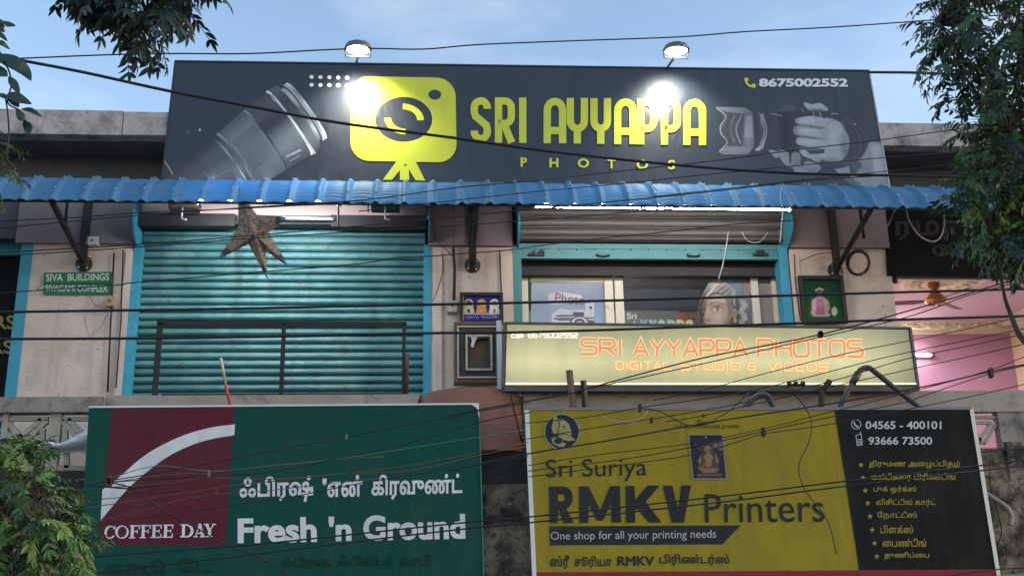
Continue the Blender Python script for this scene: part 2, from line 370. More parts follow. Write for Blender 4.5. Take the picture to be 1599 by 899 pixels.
# stroke alphabets, unit box, y up
WIDE = {
 'S': [[(1, 1), (.14, 1), (0, .86), (0, .64), (.14, .52), (.86, .52), (1, .38), (1, .14), (.86, 0), (0, 0)]],
 'R': [[(0, 0), (0, 1), (.8, 1), (1, .86), (1, .56), (.8, .42), (.06, .42)], [(.45, .42), (1, 0)]],
 'I': [[(.5, 0), (.5, 1)]],
 'A': [[(0, 0), (.5, 1), (1, 0)], [(.2, .28), (.8, .28)]],
 'Y': [[(0, 1), (.5, .45), (1, 1)], [(.5, .45), (.5, 0)]],
 'P': [[(0, 0), (0, 1), (.8, 1), (1, .86), (1, .52), (.8, .38), (.06, .38)]],
 'H': [[(0, 0), (0, 1)], [(1, 0), (1, 1)], [(0, .5), (1, .5)]],
 'O': [[(.16, 1), (.84, 1), (1, .84), (1, .16), (.84, 0), (.16, 0), (0, .16), (0, .84), (.16, 1)]],
 'T': [[(0, 1), (1, 1)], [(.5, 1), (.5, 0)]],
 'D': [[(0, 0), (0, 1), (.75, 1), (1, .78), (1, .22), (.75, 0), (0, 0)]],
 'G': [[(1, 1), (.16, 1), (0, .84), (0, .16), (.16, 0), (1, 0), (1, .48), (.5, .48)]],
 'L': [[(0, 1), (0, 0), (1, 0)]], 'U': [[(0, 1), (0, .16), (.16, 0), (.84, 0), (1, .16), (1, 1)]],
 'V': [[(0, 1), (.5, 0), (1, 1)]], 'E': [[(1, 1), (0, 1), (0, 0), (1, 0)], [(0, .52), (.85, .52)]],
 '&': [[(.9, .45), (.9, .1), (.7, 0), (.15, 0), (0, .15), (0, .4), (.2, .52), (.1, .7), (.1, .88), (.25, 1), (.6, 1), (.7, .88)], [(.2, .52), (1, .52)]],
 '0': [[(.16, 1), (.84, 1), (1, .84), (1, .16), (.84, 0), (.16, 0), (0, .16), (0, .84), (.16, 1)]],
 '8': [[(.16, 1), (.84, 1), (1, .84), (1, .16), (.84, 0), (.16, 0), (0, .16), (0, .84), (.16, 1)], [(0, .52), (1, .52)]],
 '6': [[(.9, 1), (.16, 1), (0, .84), (0, .16), (.16, 0), (.84, 0), (1, .16), (1, .4), (.84, .54), (0, .54)]],
 '7': [[(0, 1), (1, 1), (1, .84), (.45, .4), (.45, 0)]],
 '5': [[(1, 1), (0, 1), (0, .56), (.86, .56), (1, .42), (1, .14), (.86, 0), (0, 0)]],
 '2': [[(0, 1), (.86, 1), (1, .86), (1, .66), (.86, .54), (.14, .46), (0, .32), (0, 0), (1, 0)]],
 'c': [[(1, .62), (.2, .62), (0, .5), (0, .12), (.2, 0), (1, 0)]], 'a': [[(.1, .62), (.85, .62), (1, .5), (1, 0), (.15, 0), (0, .1), (0, .24), (.15, .34), (1, .34)]],
 'l': [[(.5, 1), (.5, 0)]], ':': [[(.5, .1), (.5, .2)], [(.5, .45), (.5, .55)]],
}
def wide_text(art, letters, q, strokes):
    """letters: (char, u0, u1); strokes: list of (width px, colour)"""
    art.cut()
    for w, col in strokes:
        z = art.z()
        for ch, a, b in letters:
            for st in WIDE[ch]:
                z += .00003; art.line([quadpts(q, a+(b-a)*x, y) for x, y in st], w, col, z=z)
def layout(s, narrow='Il:', gap=.28, nw=.25, space=.7):
    x = 0; o = []
    for ch in s:
        if ch == ' ': x += space; continue
        w = nw if ch in narrow else 1.0
        o.append((ch, x, x+w)); x += w+gap
    t = x-gap
    return [(c, a/t, b/t) for c, a, b in o]
# ---------------------------------------------------------------- the materials of the place
K = 2.3; TUBE_E = 50
cream = mat('cream_plaster', (.68, .545, .465), .8, noise=(2.2, .12), dirt=[((.40, .32, .27), 3.2, .5, .85), ((.22, .18, .15), 14, .63, .78), ((.12, .10, .09), 40, .68, .78)], bump=(45, .45), streak=((.36, .29, .24), 5, .52, .85))
mauve = mat('mauve_plaster', (.27, .215, .215), .85, noise=(2, .2), dirt=((.12, .1, .1), 6, .58, .85), bump=(50, .25))
lintelm = mat('pink_cream_plaster', (.62, .48, .43), .8, noise=(3, .15), bump=(50, .2))
conc = mat('weathered_concrete', (.35, .305, .28), .92, noise=(3, .35), dirt=[((.07, .065, .06), 4, .5, .72), ((.14, .12, .11), 17, .55, .75)], bump=(35, .7), streak=((.1, .09, .085), 6, .52, .75))
parap = mat('warm_grey_plaster', (.44, .365, .32), .9, noise=(3, .25), dirt=[((.12, .1, .09), 5, .56, .8), ((.2, .17, .15), 26, .6, .75)], bump=(40, .5))  # warm grey plaster with random dirt blotches
dirtyw = mat('mouldy_plaster', (.34, .27, .21), .95, noise=(3, .5), dirt=[((.03, .027, .025), 3.2, .42, .6), ((.06, .05, .045), 11, .5, .66), ((.5, .46, .42), 9, .66, .74)], bump=(25, .9))
blackw = mat('black_mould_wall', (.055, .05, .048), .95, noise=(3, .5), dirt=((.17, .16, .16), 7, .6, .85), bump=(30, .8), streak=((.12, .11, .11), 6, .6, .85))
terra = mat('terracotta_paint', (.30, .145, .105), .75, noise=(2.5, .2), dirt=((.13, .07, .05), 5, .55, .85), bump=(30, .3))
roofband = mat('roof_edge_concrete', (.5, .45, .44), .92, noise=(3, .3), dirt=[((.12, .11, .12), 3.5, .46, .7), ((.2, .18, .18), 15, .55, .75)], bump=(30, .6))
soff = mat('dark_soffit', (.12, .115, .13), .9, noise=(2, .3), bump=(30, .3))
teal = mat('teal_shutter_paint', (.075, .225, .235), .42, spec=.5, noise=(4, .2), dirt=[((.16, .33, .32), 2.2, .45, .75), ((.1, .075, .05), 11, .60, .72), ((.05, .06, .06), 4, .6, .8)], streak=((.05, .08, .08), 5, .55, .8), bump=(40, .25))
_t = teal.node_tree; _b = _t.nodes['Principled BSDF']; _oi = _t.nodes.new('ShaderNodeObjectInfo'); _mr = _t.nodes.new('ShaderNodeMapRange'); _mr.inputs[3].default_value = .74; _mr.inputs[4].default_value = 1.12; _t.links.new(_oi.outputs['Random'], _mr.inputs[0])
_hs = _t.nodes.new('ShaderNodeHueSaturation'); _t.links.new(_mr.outputs[0], _hs.inputs['Value']); _s = _b.inputs['Base Color'].links[0].from_socket; _t.links.new(_s, _hs.inputs['Color']); _t.links.new(_hs.outputs[0], _b.inputs['Base Color'])
bluet = mat('blue_guide_paint', (.05, .33, .46), .5, noise=(4, .25), dirt=((.1, .12, .12), 9, .6, .8), bump=(40, .2))
railteal = mat('teal_rail_paint', (.07, .25, .26), .5, noise=(5, .2), dirt=((.12, .14, .12), 9, .62, .8))
slatg = mat('grey_galvanised_slat', (.17, .165, .15), .5, metal=.3, noise=(3, .3), bump=(30, .2))
darkm = mat('black_painted_iron', (.022, .02, .02), .55, noise=(8, .3), dirt=((.09, .04, .025), 14, .6, .78), bump=(60, .3))
rust = mat('rusty_iron', (.10, .055, .04), .8, noise=(10, .5), bump=(60, .5))
wirem = mat('black_wire_sheath', (.012, .012, .016), .5)
wireb = mat('brown_wire_sheath', (.12, .06, .045), .6)
wireg = mat('green_wire_sheath', (.03, .2, .15), .5)
wirew = mat('pale_cable_sheath', (.45, .42, .38), .5)
cloth = mat('white_cloth', (.62, .63, .68), .8, noise=(6, .2), bump=(30, .3))
alu = mat('cream_window_frame', (.76, .71, .56), .45, noise=(6, .12), dirt=((.3, .27, .2), 8, .62, .8))
darkin = mat('dark_interior', (.045, .042, .045), .8, noise=(2, .3))
grin = mat('grey_inner_wall', (.3, .27, .25), .8, noise=(2, .2))
roadm = mat('street_asphalt', (.05, .05, .052), .9, noise=(3, .3), bump=(80, .6))
pavem = mat('pavement_concrete', (.26, .25, .23), .9, noise=(3, .3), bump=(60, .5))
earth = mat('bare_earth', (.2, .15, .11), .95, noise=(2, .4))
steel = mat('galvanised_steel', (.5, .5, .5), .4, metal=.8)
pipem = mat('weathered_pipe', (.07, .075, .08), .5, metal=.3, noise=(12, .4), bump=(40, .3))
white_pl = mat('white_plastic', (.65, .63, .56), .5)

# ---------------------------------------------------------------- the ground
def ground_sheet(name, x0, x1, y0, y1, z, m):
    b = MB(); b.box(x0, x1, y0, y1, z-.05, z); return tag(b.build(name, m), kind='structure')
g = MB(); g.poly([(-900, -900, 0), (900, -900, 0), (900, 900, 0), (-900, 900, 0)]); tag(g.build('ground', earth), kind='structure')
g = MB(); g.poly([(-300, -22, .004), (300, -22, .004), (300, -5.2, .004), (-300, -5.2, .004)]); tag(g.build('road', roadm), kind='structure')
g = MB(); g.box(-300, 300, -5.2, -1.5, -.1, .14); tag(g.build('pavement', pavem), kind='structure')

# ---------------------------------------------------------------- the shop building
B = thing('shop_building', (0, 0, 0), 'two storey cream plaster shop building with teal shutters behind a concrete balcony', 'building')
XL, XR = -9.5, 11.5
Zp = zat(620, -1.25, 300)                  # top of the balcony parapet
Zfl = Zp - .95                             # upper floor
Zs = zat(384, -.12, 700)                   # bottom of the mauve beam
Zslab = 7.34
def X0(px, py=500): return xat(px, 0.0, py)
def pillar(x0, x1, name='pillar'):
    return MB().box(x0, x1, -.1, .35, Zfl, Zs).build(name, cream, B)
P1 = (X0(45, 480), X0(203, 480)); P2 = (X0(668, 480), X0(801, 480)); P3 = (X0(1237, 480), X0(1393, 480))
for a, b in (P1, P2, P3): pillar(a, b)
# raised plaster borders on the pillars
for xa, xb in ((X0(192), X0(203)), (X0(676), X0(690)), (X0(783), X0(801)), (X0(1237), X0(1252))):
    MB().box(xa, xb, -.125, -.1, Zfl, Zs-.1).build('pillar_border', cream, B)
for xa, xb in ((P1[0]-.2, P1[1]+.02), (P2[0], P2[1]), (P3[0], P3[1])):
    MB().box(xa, xb, -.16, .35, Zs, Zslab).build('beam_end', mauve, B)
MB().box(XL, XR, -.19, -.17, 6.84, Zslab).build('upper_shade_sheet', soff, B)  # thin dark sheet over the upper wall, shade put into its colour
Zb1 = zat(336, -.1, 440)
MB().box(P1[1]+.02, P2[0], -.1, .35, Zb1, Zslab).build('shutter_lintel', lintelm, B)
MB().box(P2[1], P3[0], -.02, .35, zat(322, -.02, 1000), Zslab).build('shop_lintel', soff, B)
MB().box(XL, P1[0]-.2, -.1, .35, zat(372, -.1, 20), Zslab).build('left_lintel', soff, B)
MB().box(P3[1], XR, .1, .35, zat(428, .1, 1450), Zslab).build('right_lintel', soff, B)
MB().box(XL, XR, -.02, .35, 0, Zfl).build('lower_wall', conc, B)
MB().box(XL, XR, .35, 4.2, Zslab, Zslab+.2).build('roof_slab', soff, B)
MB().box(XL, XR, -.9, .35, Zslab, Zslab+.1).build('roof_overhang', soff, B)
zt = zat(176, -.9, 200)
x = XL
while x < XR-.01:      # the edge band cast in lengths with open joints
    w = min(1.9, XR-x); MB().box(x, x+w-.012, -.94, -.74, Zslab-.02+.004*(int(x*7) % 3), zt+.006*(int(x*5) % 3-1)).build('roof_edge_block', roofband, B); x += w
MB().box(XL, XR, -1.2, .35, Zfl-.14, Zfl).build('balcony_floor', conc, B)

# ---- the two rolling shutters: guide, slats, side plate
def slat_mesh(x0, x1, z0, h, y, m, parent, name='slat', bulge=.022):
    n = 9; b = MB(); fr = [(y+.035, z0), (y+.035, z0+h*.10)]
    for k in range(n+1):
        t = k/n; fr.append((y - bulge*(math.sin(math.pi*t)**.75)*(1.25-.55*t), z0 + h*(.11+.82*t)))
    fr += [(y+.035, z0+h*.935), (y+.035, z0+h)]
    for k in range(len(fr)-1):
        (ya, za), (yb, zb) = fr[k], fr[k+1]; b.poly([(x0, ya, za), (x1, ya, za), (x1, yb, zb), (x0, yb, zb)])
    b.poly([(x0, p[0], p[1]) for p in fr]); b.poly([(x1, p[0], p[1]) for p in reversed(fr)])
    me = b.build(name, m, parent, smooth=False); return me
SH = MB().box(X0(208), X0(672), .14, .17, Zfl, Zb1+.3).build('rolling_shutter', darkm, B)
xa, xb = X0(212, 500)+.0, X0(663, 500)
h = .1035; z = Zfl+.02
first = slat_mesh(xa, xb, z, h, .05, teal, SH, bulge=.03); k = 1
while z + k*h < Zb1+.1:
    c = copy_of(first, (random.uniform(-.003, .003), random.uniform(-.0035, .0035), k*h)); c.parent = SH; k += 1
for a, b_ in ((X0(203), X0(215)), (X0(661), X0(673))):
    MB().box(a, b_, -.11, .13, Zfl, Zs+.02).build('shutter_guide', bluet, B)
MB().box(X0(26), X0(44), -.11, .13, Zfl, zat(372, -.1, 20)).build('shutter_guide', bluet, B)
# side plates at the top of the guides, curved fronts
def side_plate(x, zc0, zc1, m, t=.025, dep=.32):
    n = 10; a = [(x, .1, zc0)] + [(x, -.1-dep*math.sin(math.pi*i/n)**.7, zc0+(zc1-zc0)*i/n) for i in range(n+1)] + [(x, .1, zc1)]
    return MB().hexa(a, [(p[0]+t, p[1], p[2]) for p in a]).build('shutter_side_plate', m, B)
side_plate(X0(207), Zs-.05, zat(305, -.2, 210), bluet); side_plate(X0(668), Zs+.0, zat(312, -.2, 668), bluet)
side_plate(X0(1222, 380), Zs-.02, zat(318, -.2, 1222), bluet); side_plate(X0(806, 380), Zs-.02, zat(320, -.2, 806), bluet)

# dark shutter housing beam and its brackets across the first shutter
MB().box(X0(222, 345), X0(372, 345), -.24, -.1, zat(352, -.24, 300), zat(333, -.24, 300)).build('shutter_box', darkm, B)
MB().box(X0(372, 345), X0(520, 345), -.2, -.1, zat(350, -.2, 450), zat(344, -.2, 450)).build('shutter_box', darkm, B)
MB().box(X0(519, 345), X0(665, 345), -.24, -.1, zat(354, -.24, 600), zat(336, -.24, 600)).build('shutter_box', darkm, B)

# shop two: rolled shutter curtain, bottom rail, deep opening
sx0, sx1 = X0(803, 350), X0(1219, 350)
RC = MB().box(sx0, sx1, .16, .2, zat(378, .1, 1000), Zslab-.1).build('rolled_shutter', darkm, B)
zz = zat(375, -.05, 1000); n = 0
for i, (hh, bg_) in enumerate(((.05, .02), (.12, .03), (.13, .03), (.14, .03), (.16, .03), (.2, .02))):
    slat_mesh(sx0, sx1, zz, hh, -.02-.035*i, slatg, RC, bulge=.03); zz += hh
zr0, zr1 = zat(405, -.05, 1000), zat(381, -.05, 1000)
RL = MB().box(sx0+.02, sx1-.02, -.05, .0, zr0, zr1).build('bottom_rail', railteal, B)
MB().box(sx0+.02, sx1-.02, -.06, -.05, zr1-.075, zr1-.055).build('rail_fold', railteal, RL)
MB().box(sx0+.02, sx1-.02, -.075, -.05, zr0-.0, zr0+.018).build('rail_lip', railteal, RL)
for px in range(845, 1200, 28):
    p = at(px, 389.5+(px-845)*.004, -.05); MB().lathe(p, [(.0, -.004), (.011, -.004), (.011, .004), (.006, .009), (0, .01)], 8, (0, -1, 0)).build('rivet', darkm, RL)
for px in (941, 1083):
    c = at(px, 398, -.05); r = .085
    b = MB(); b.tube([c+Vector((-r, 0, 0)), c+Vector((-r*.8, -.03, -.02)), c+Vector((0, -.045, -.035)), c+Vector((r*.8, -.03, -.02)), c+Vector((r, 0, 0))], .013, 8)
    b.build('rail_handle', darkm, RL)
    b = MB(); b.lathe(c+Vector((0, 0, .01)), [(0, -.002), (.08, -.002), (.08, .012), (.06, .02)], 16, (0, -1, 0)); 
    for i, v in enumerate(b.v): b.v[i] = Vector((v.x, v.y, c.z+.01+(v.z-c.z-.01)*.35))
    b.build('handle_recess', railteal, RL)
for px, s in ((838, 1), (1188, -1)):
    c = at(px, 397, -.06); b = MB()
    b.box(c.x-.11, c.x+.1, -.085, -.05, c.z-.02, c.z+.012); b.box(c.x-.05, c.x-.02, -.1, -.05, c.z-.01, c.z+.045); b.box(c.x+.03*s, c.x+.03*s+.07, -.1, -.05, c.z+.01, c.z+.05)
    b.build('shutter_lock', darkm, RL)
for a, b_ in ((X0(801), X0(815)), (X0(1219, 480), X0(1233, 480))):
    MB().box(a, b_, -.11, .1, Zfl, Zs+.02).build('shutter_guide', bluet if a > 3 else railteal, B)
# the shop front inside the opening
YG = .25
MB().box(sx0, sx1, .1, .3, zat(430, .1, 1000), zat(404, .1, 1000)).build('shop_front_header', darkin, B)
glass = bpy.data.materials.new('window_glass'); glass.use_nodes = True; t = glass.node_tree; t.nodes.clear()
o_ = t.nodes.new('ShaderNodeOutputMaterial'); mx = t.nodes.new('ShaderNodeMixShader'); tr = t.nodes.new('ShaderNodeBsdfTransparent'); gl = t.nodes.new('ShaderNodeBsdfGlossy'); fr = t.nodes.new('ShaderNodeFresnel')
fr.inputs[0].default_value = 1.32; gl.inputs['Roughness'].default_value = .02; gl.inputs['Color'].default_value = (.9, .9, .9, 1); tr.inputs[0].default_value = (.93, .95, .95, 1)
t.links.new(fr.outputs[0], mx.inputs[0]); t.links.new(tr.outputs[0], mx.inputs[1]); t.links.new(gl.outputs[0], mx.inputs[2]); t.links.new(mx.outputs[0], o_.inputs[0])
def slab(q, Y, dep, name, m, parent):
    pl = VP(Y) if not isinstance(Y, Plane) else Y
    f_ = [pl(*p) for p in q]; return MB().hexa(f_, [p - pl.n*dep for p in f_]).build(name, m, parent)
def bar(px0, px1, py0, py1, Y, dep, name, m, parent, sl=0.0, ref=None):
    """upright, square bar from a picture box"""
    a, b = at(px0, (py0+py1)/2, Y), at(px1, (py0+py1)/2, Y); pm = (px0+px1)/2
    return MB().box(a.x, b.x, Y, Y+dep, at(pm, py1, Y).z, at(pm, py0, Y).z).build(name, m, parent)
zsill, zhead = zat(508, YG, 900)-.35, zat(430, YG, 900)
WF = MB().box(X0(817), X0(828), YG-.05, YG+.03, zsill, zhead).build('window_frame', alu, B)
for a, b_ in ((944, 957), (960, 973), (1173, 1184), (1206, 1221)):
    xa_, xb_ = at(a, 470, YG).x, at(b_, 470, YG).x
    MB().box(xa_, xb_, YG-.05, YG+.03, zsill, zhead).build('frame_post', alu, WF)
MB().box(at(828, 436, YG).x, at(944, 436, YG).x, YG-.05, YG+.03, zat(440, YG, 880), zhead).build('frame_head', alu, WF)
MB().box(at(812, 436, YG).x, at(1225, 436, YG).x, YG-.04, YG+.05, zsill-.1, zsill).build('frame_sill', alu, WF)
MB().box(at(828, 470, YG).x, at(944, 470, YG).x, YG, YG+.006, zsill, zat(440, YG, 880)).build('window_pane', glass, B)
MB().box(at(973, 470, YG).x, at(1173, 470, YG).x, YG, YG+.006, zsill, zhead).build('window_pane', glass, B)
MB().box(at(1184, 470, YG).x, at(1206, 470, YG).x, YG, YG+.01, zsill, zhead).build('frosted_pane', grin, B)
# the studio room behind
MB().box(sx0, sx1, 2.6, 2.7, Zfl, 7).build('room_back_wall', grin, B)
MB().box(sx0-.05, sx0, .35, 2.7, Zfl, 7).build('room_side_wall', grin, B); MB().box(sx1, sx1+.05, .35, 2.7, Zfl, 7).build('room_side_wall', grin, B)
MB().box(sx0, sx1, .35, 2.7, Zfl-.1, Zfl).build('room_floor', grin, B)
MB().box(sx0, sx1, .35, 2.7, 6.05, 6.1).build('room_ceiling', darkin, B)
pinkp = mat('faded_red_panel', (.5, .2, .18), .8, noise=(2, .2))
MB().box(at(1057, 470, 2.5).x, at(1108, 470, 2.5).x, 2.5, 2.56, Zfl, 6).build('curtain_panel', pinkp, B)

# far left shop: dark glass door with gold letters
MB().box(XL, X0(26), .16, .22, Zfl, zat(372, .1, 20)).build('dark_shop_door', mat('dark_glass_door', (.008, .008, .01), .5, spec=.08), B)
goldm = mat('gold_lettering', (.32, .24, .10), .5)
sr = VP(.15)
text_part('gold_lettering', 'RS', rect(-8, 492, 25, 514, 0, -.06), sr, goldm, B, .02)
text_part('gold_lettering', 'RS', rect(-14, 531, 21, 552, 0, -.06), sr, goldm, B, .02)
MB().box(XL, X0(26), .08, .15, zat(398, .1, 0), zat(372, .1, 20)).build('door_header', bluet, B)

# ---- the pink room on the right
pinkw = mat('pink_wall_paint', (.47, .25, .37), .75, noise=(2, .1), bump=(30, .1))
pinkc = mat('pink_ceiling_paint', (.62, .46, .58), .8, noise=(2, .08))
creamc = mat('cream_cornice', (.74, .68, .54), .7, noise=(6, .15), bump=(30, .3))
peach = mat('peach_wall_paint', (.72, .58, .42), .8, noise=(2, .1))
ZC = zat(430, .35, 1450)+.06
YB = .35
while at(1450, 503, YB).z < ZC: YB += .02
rxL, rxR = P3[1]-.3, at(1577, 520, YB).x
RM = MB().box(rxL, rxR+.2, .3, YB+.2, ZC, ZC+.08).build('pink_room_ceiling', pinkc, B)
MB().box(rxL, rxR+.2, YB, YB+.1, Zfl, ZC).build('pink_room_wall', pinkw, B)
MB().box(rxR, rxR+.1, .35, YB, Zfl, ZC).build('peach_room_wall', peach, B)
MB().box(rxL-.1, rxL, .35, YB, Zfl, ZC).build('room_side_wall', peach, B)
MB().box(rxL, rxR+.2, .0, YB, Zfl-.1, Zfl).build('room_floor', grin, B)
# cornice: stepped moulding with a carved relief, along the back and the right
zc1 = zat(517, YB-.1, 1450)
cn = MB(); cn.box(rxL, rxR, YB-.04, YB, zc1-.02, ZC); cn.box(rxL, rxR, YB-.1, YB-.04, zc1+.05, ZC); cn.box(rxL, rxR, YB-.16, YB-.1, ZC-.05, ZC)
cn.box(rxR-.04, rxR, .4, YB-.16, zc1-.02, ZC); cn.box(rxR-.2, rxR-.04, .4, YB-.16, ZC-.1, ZC)
CO = cn.build('cornice', creamc, B)
lf = MB()
x = rxL+.1
while x < rxR-.1:
    c = Vector((x, YB-.115, zc1+.1)); n = 8
    lf.lathe(c, [(.0, -.01), (.07, 0), (.05, .02), (.0, .028)], 10, (0, -1, .2)); 
    lf.tube(smooth_pts([c+Vector((.05, -.01, -.03)), c+Vector((.12, -.015, .03)), c+Vector((.2, -.012, -.02))], 3), .014, 6); x += .27
lf.build('cornice_relief', creamc, CO, smooth=True)
# round ceiling rose
rc = at(1467, 432, .9); rcx = rc.x
Yr = .35
while at(1467, 420, Yr).z < ZC: Yr += .01
ROSEY = Yr+.42
rs = MB(); rs.lathe((rcx, ROSEY, ZC), [(.62, 0), (.62, -.02), (.56, -.035), (.5, -.02), (.3, -.03), (.14, -.05), (.1, -.02)], 40)
RO = rs.build('ceiling_rose', creamc, B)
pt = MB()
for k in range(18):
    a = 2*math.pi*k/18; c = Vector((rcx+.4*math.cos(a), ROSEY+.4*math.sin(a), ZC-.03)); d = Vector((math.cos(a), math.sin(a), 0)); e = Vector((-d.y, d.x, 0))
    pt.hexa([c-d*.09, c+e*.05-d*.02, c+d*.1, c-e*.05-d*.02], [p+Vector((0, 0, -.022)) for p in (c-d*.06, c+e*.03-d*.01, c+d*.07, c-e*.03-d*.01)])
pt.build('rose_petal_relief', creamc, RO)

# ---- balcony parapet: coping, wall lengths, openings with diagonal bars, bulge
YP = -1.25
zc0 = Zp-.2
xj0 = xat(140, YP, 670); xbul0, xbul1 = xat(655, YP, 640), xat(817, YP, 640)
MB().box(XL, xj0+.15, YP-.07, YP+.15, zat(643, YP-.07, 60), Zp+.0).build('parapet_coping', conc, B)
MB().box(xj0+.15, xbul0, YP-.02, YP+.13, zc0-.1, Zp+.02).build('parapet_coping', parap, B)
xo0, xo1 = xat(1500, YP, 665), xat(1568, YP, 665)
MB().box(xbul1, XR, YP-.02, YP+.13, zat(643, YP, 1500), Zp+.035).build('parapet_coping', parap, B)
zsl0 = zat(735, YP, 60)       # bottom of the openings
MB().box(XL, xj0+.15, YP, YP+.12, 3.0-.1, zsl0).build('parapet_wall', blackw, B)
MB().box(xj0+.15, xbul0, YP, YP+.12, 2.9, zc0-.1).build('parapet_wall', blackw, B)
MB().box(xbul1, xo0, YP, YP+.12, 2.9, zat(643, YP, 1500)).build('parapet_wall', dirtyw, B)
MB().box(xo1, XR, YP, YP+.12, 2.9, zat(643, YP, 1500)).build('parapet_wall', conc, B)
zo = zat(700, YP, 1540)
MB().box(xo0, xo1, YP, YP+.12, 2.9, zo).build('parapet_wall', dirtyw, B)
MB().box(XL, XR, YP+.02, YP+.14, 0, 2.9).build('ground_floor_front', conc, B)
MB().box(XL, XR, YP-.05, YP+.0, 1.0, 2.95).build('shop_fascia', dirtyw, B)
MB().box(xat(1566, YP-.0, 680), XR, YP-.03, YP-.0, 1.5, zat(690, YP, 1570)).build('stained_render', dirtyw, B)
MB().box(xat(1512, YP, 740), xat(1568, YP, 740), YP-.028, YP-.0, 1.5, zo-.02).build('stained_render', dirtyw, B)
jal = mat('cream_jali_bars', (.46, .41, .34), .85, noise=(5, .3), dirt=((.12, .1, .08), 9, .58, .8), bump=(40, .4))
def jbar(a, b, wpx, name, parent, Y=YP+.03, dep=.06):
    p, q = at(a[0], a[1], Y), at(b[0], b[1], Y); d = (q-p).normalized(); n = Vector((-d.z, 0, d.x))*(wpx/2/132.0)
    f_ = [p-n, q-n, q+n, p+n]; return MB().hexa(f_, [v+Vector((0, dep, 0)) for v in f_]).build(name, jal, parent)
GR = MB().box(xat(75, YP, 670), xat(93, YP, 670), YP+.01, YP+.1, zsl0, zat(643, YP-.07, 60)-.002).build('parapet_grille', jal, B)
for sgn, cx in ((-1, 75), (1, 93)):
    for o1, o2 in ((0, 0), (17, 0), (32, 0)):
        pass
for a, b in (((8, 653), (74, 653)), ((94, 653), (148, 653)), ((73, 656), (18, 706)), ((64, 654), (8, 700)), ((96, 656), (140, 706)), ((106, 654), (150, 698)), ((12, 660), (60, 712)), ((2, 668), (48, 716)), ((100, 668), (104, 730)), ((66, 668), (62, 730)), ((-60, 653), (6, 653)), ((-6, 656), (-50, 706)), ((-120, 720), (140, 731))):
    jbar(a, b, 7, 'grille_bar', GR)
MB().box(xat(2, YP, 670), xat(10, YP, 670), YP+.01, YP+.1, zsl0, zat(643, YP-.07, 60)-.002).build('grille_post', jal, GR)
GR2 = MB().box(xo0, xo1, YP+.09, YP+.1, zo, zo+.02).build('parapet_grille', jal, B)
for a, b in (((1512, 651), (1562, 651)), ((1560, 655), (1538, 692)), ((1549, 659), (1529, 688)), ((1514, 659), (1535, 692)), ((1514, 672), (1528, 692)), ((1500, 659), (1546, 659))):
    jbar(a, b, 4.5, 'grille_bar', GR2, Y=YP+.04)
MB().box(xo1-.06, xo1, YP+.0, YP+.12, zo, zat(643, YP, 1500)-.003).build('opening_reveal', conc, GR2)
# terracotta bulge: a bowed length of parapet
b = MB(); n = 14; zb_, zt_ = zat(699, YP-.3, 780), Zp+.07; fl = []
for k in range(n+1):
    t = k/n; fl.append((xbul0+(xbul1-xbul0)*t, YP+.02-.2*math.sin(math.pi*t)**.6, t))
for k in range(n):
    a, c = fl[k], fl[k+1]; ta = zt_-.09*(1-math.sin(math.pi*a[2])**.5); tb = zt_-.09*(1-math.sin(math.pi*c[2])**.5)
    b.hexa([(a[0], a[1], zb_), (c[0], c[1], zb_), (c[0], c[1], tb), (a[0], a[1], ta)], [(a[0], YP+.15, zb_), (c[0], YP+.15, zb_), (c[0], YP+.15, tb), (a[0], YP+.15, ta)])
BU = b.build('bowed_parapet', terra, B)
for (ax, ay), (bx, by) in (((797, 616), (815, 690)), ((657, 617), (653, 632))):
    p, q = at(ax, ay, YP-.16), at(bx, by, YP-.12); MB().tube([p, q], .01, 6).build('plaster_seam', darkm, BU)
MB().box(xbul0, xbul1+.03, YP-.04, YP+.02, 1.5, zb_).build('mouldy_panel', blackw, B)
# small wiring points on the building
for nm, px, py, w, hh, m in (('switch_box', 145, 377, 17, 13, white_pl), ('junction_box', 172, 471, 11, 15, mat('ochre_box', (.35, .27, .12), .6)), ('junction_box', 706, 479, 15, 18, mat('cream_socket_box', (.42, .41, .32), .6))):
    p = at(px, py, -.16); bb = MB().box(p.x-w/240, p.x+w/240, -.2, -.1, p.z-hh/240, p.z+hh/240).build(nm, m, B)
    MB().lathe((p.x, -.2, p.z), [(.014, 0), (.014, .008), (.006, .01)], 8, (0, -1, 0)).build('screw', darkm, bb)
for pts, r_ in (([(178, 395), (176, 440), (172, 520), (168, 612)], .012), ([(192, 390), (189, 500), (181, 605)], .008), ([(707, 318), (710, 345), (708, 390), (710, 420), (709, 470)], .022), ([(780, 392), (783, 455)], .008), ([(1240, 397), (1242, 440), (1250, 500)], .007)):
    MB().tube([at(x_, y_, -.14) for x_, y_ in pts], r_, 6).build('conduit', darkm, B)
for pts in ([(664, 320), (676, 350), (680, 372), (700, 393), (708, 402)], [(1249, 409), (1262, 402), (1280, 396), (1302, 395)], [(690, 392), (692, 420), (684, 450), (676, 470)]):
    MB().tube(smooth_pts([at(x_, y_, -.2) for x_, y_ in pts], 4), .006, 5).build('loose_cable', darkm, B)

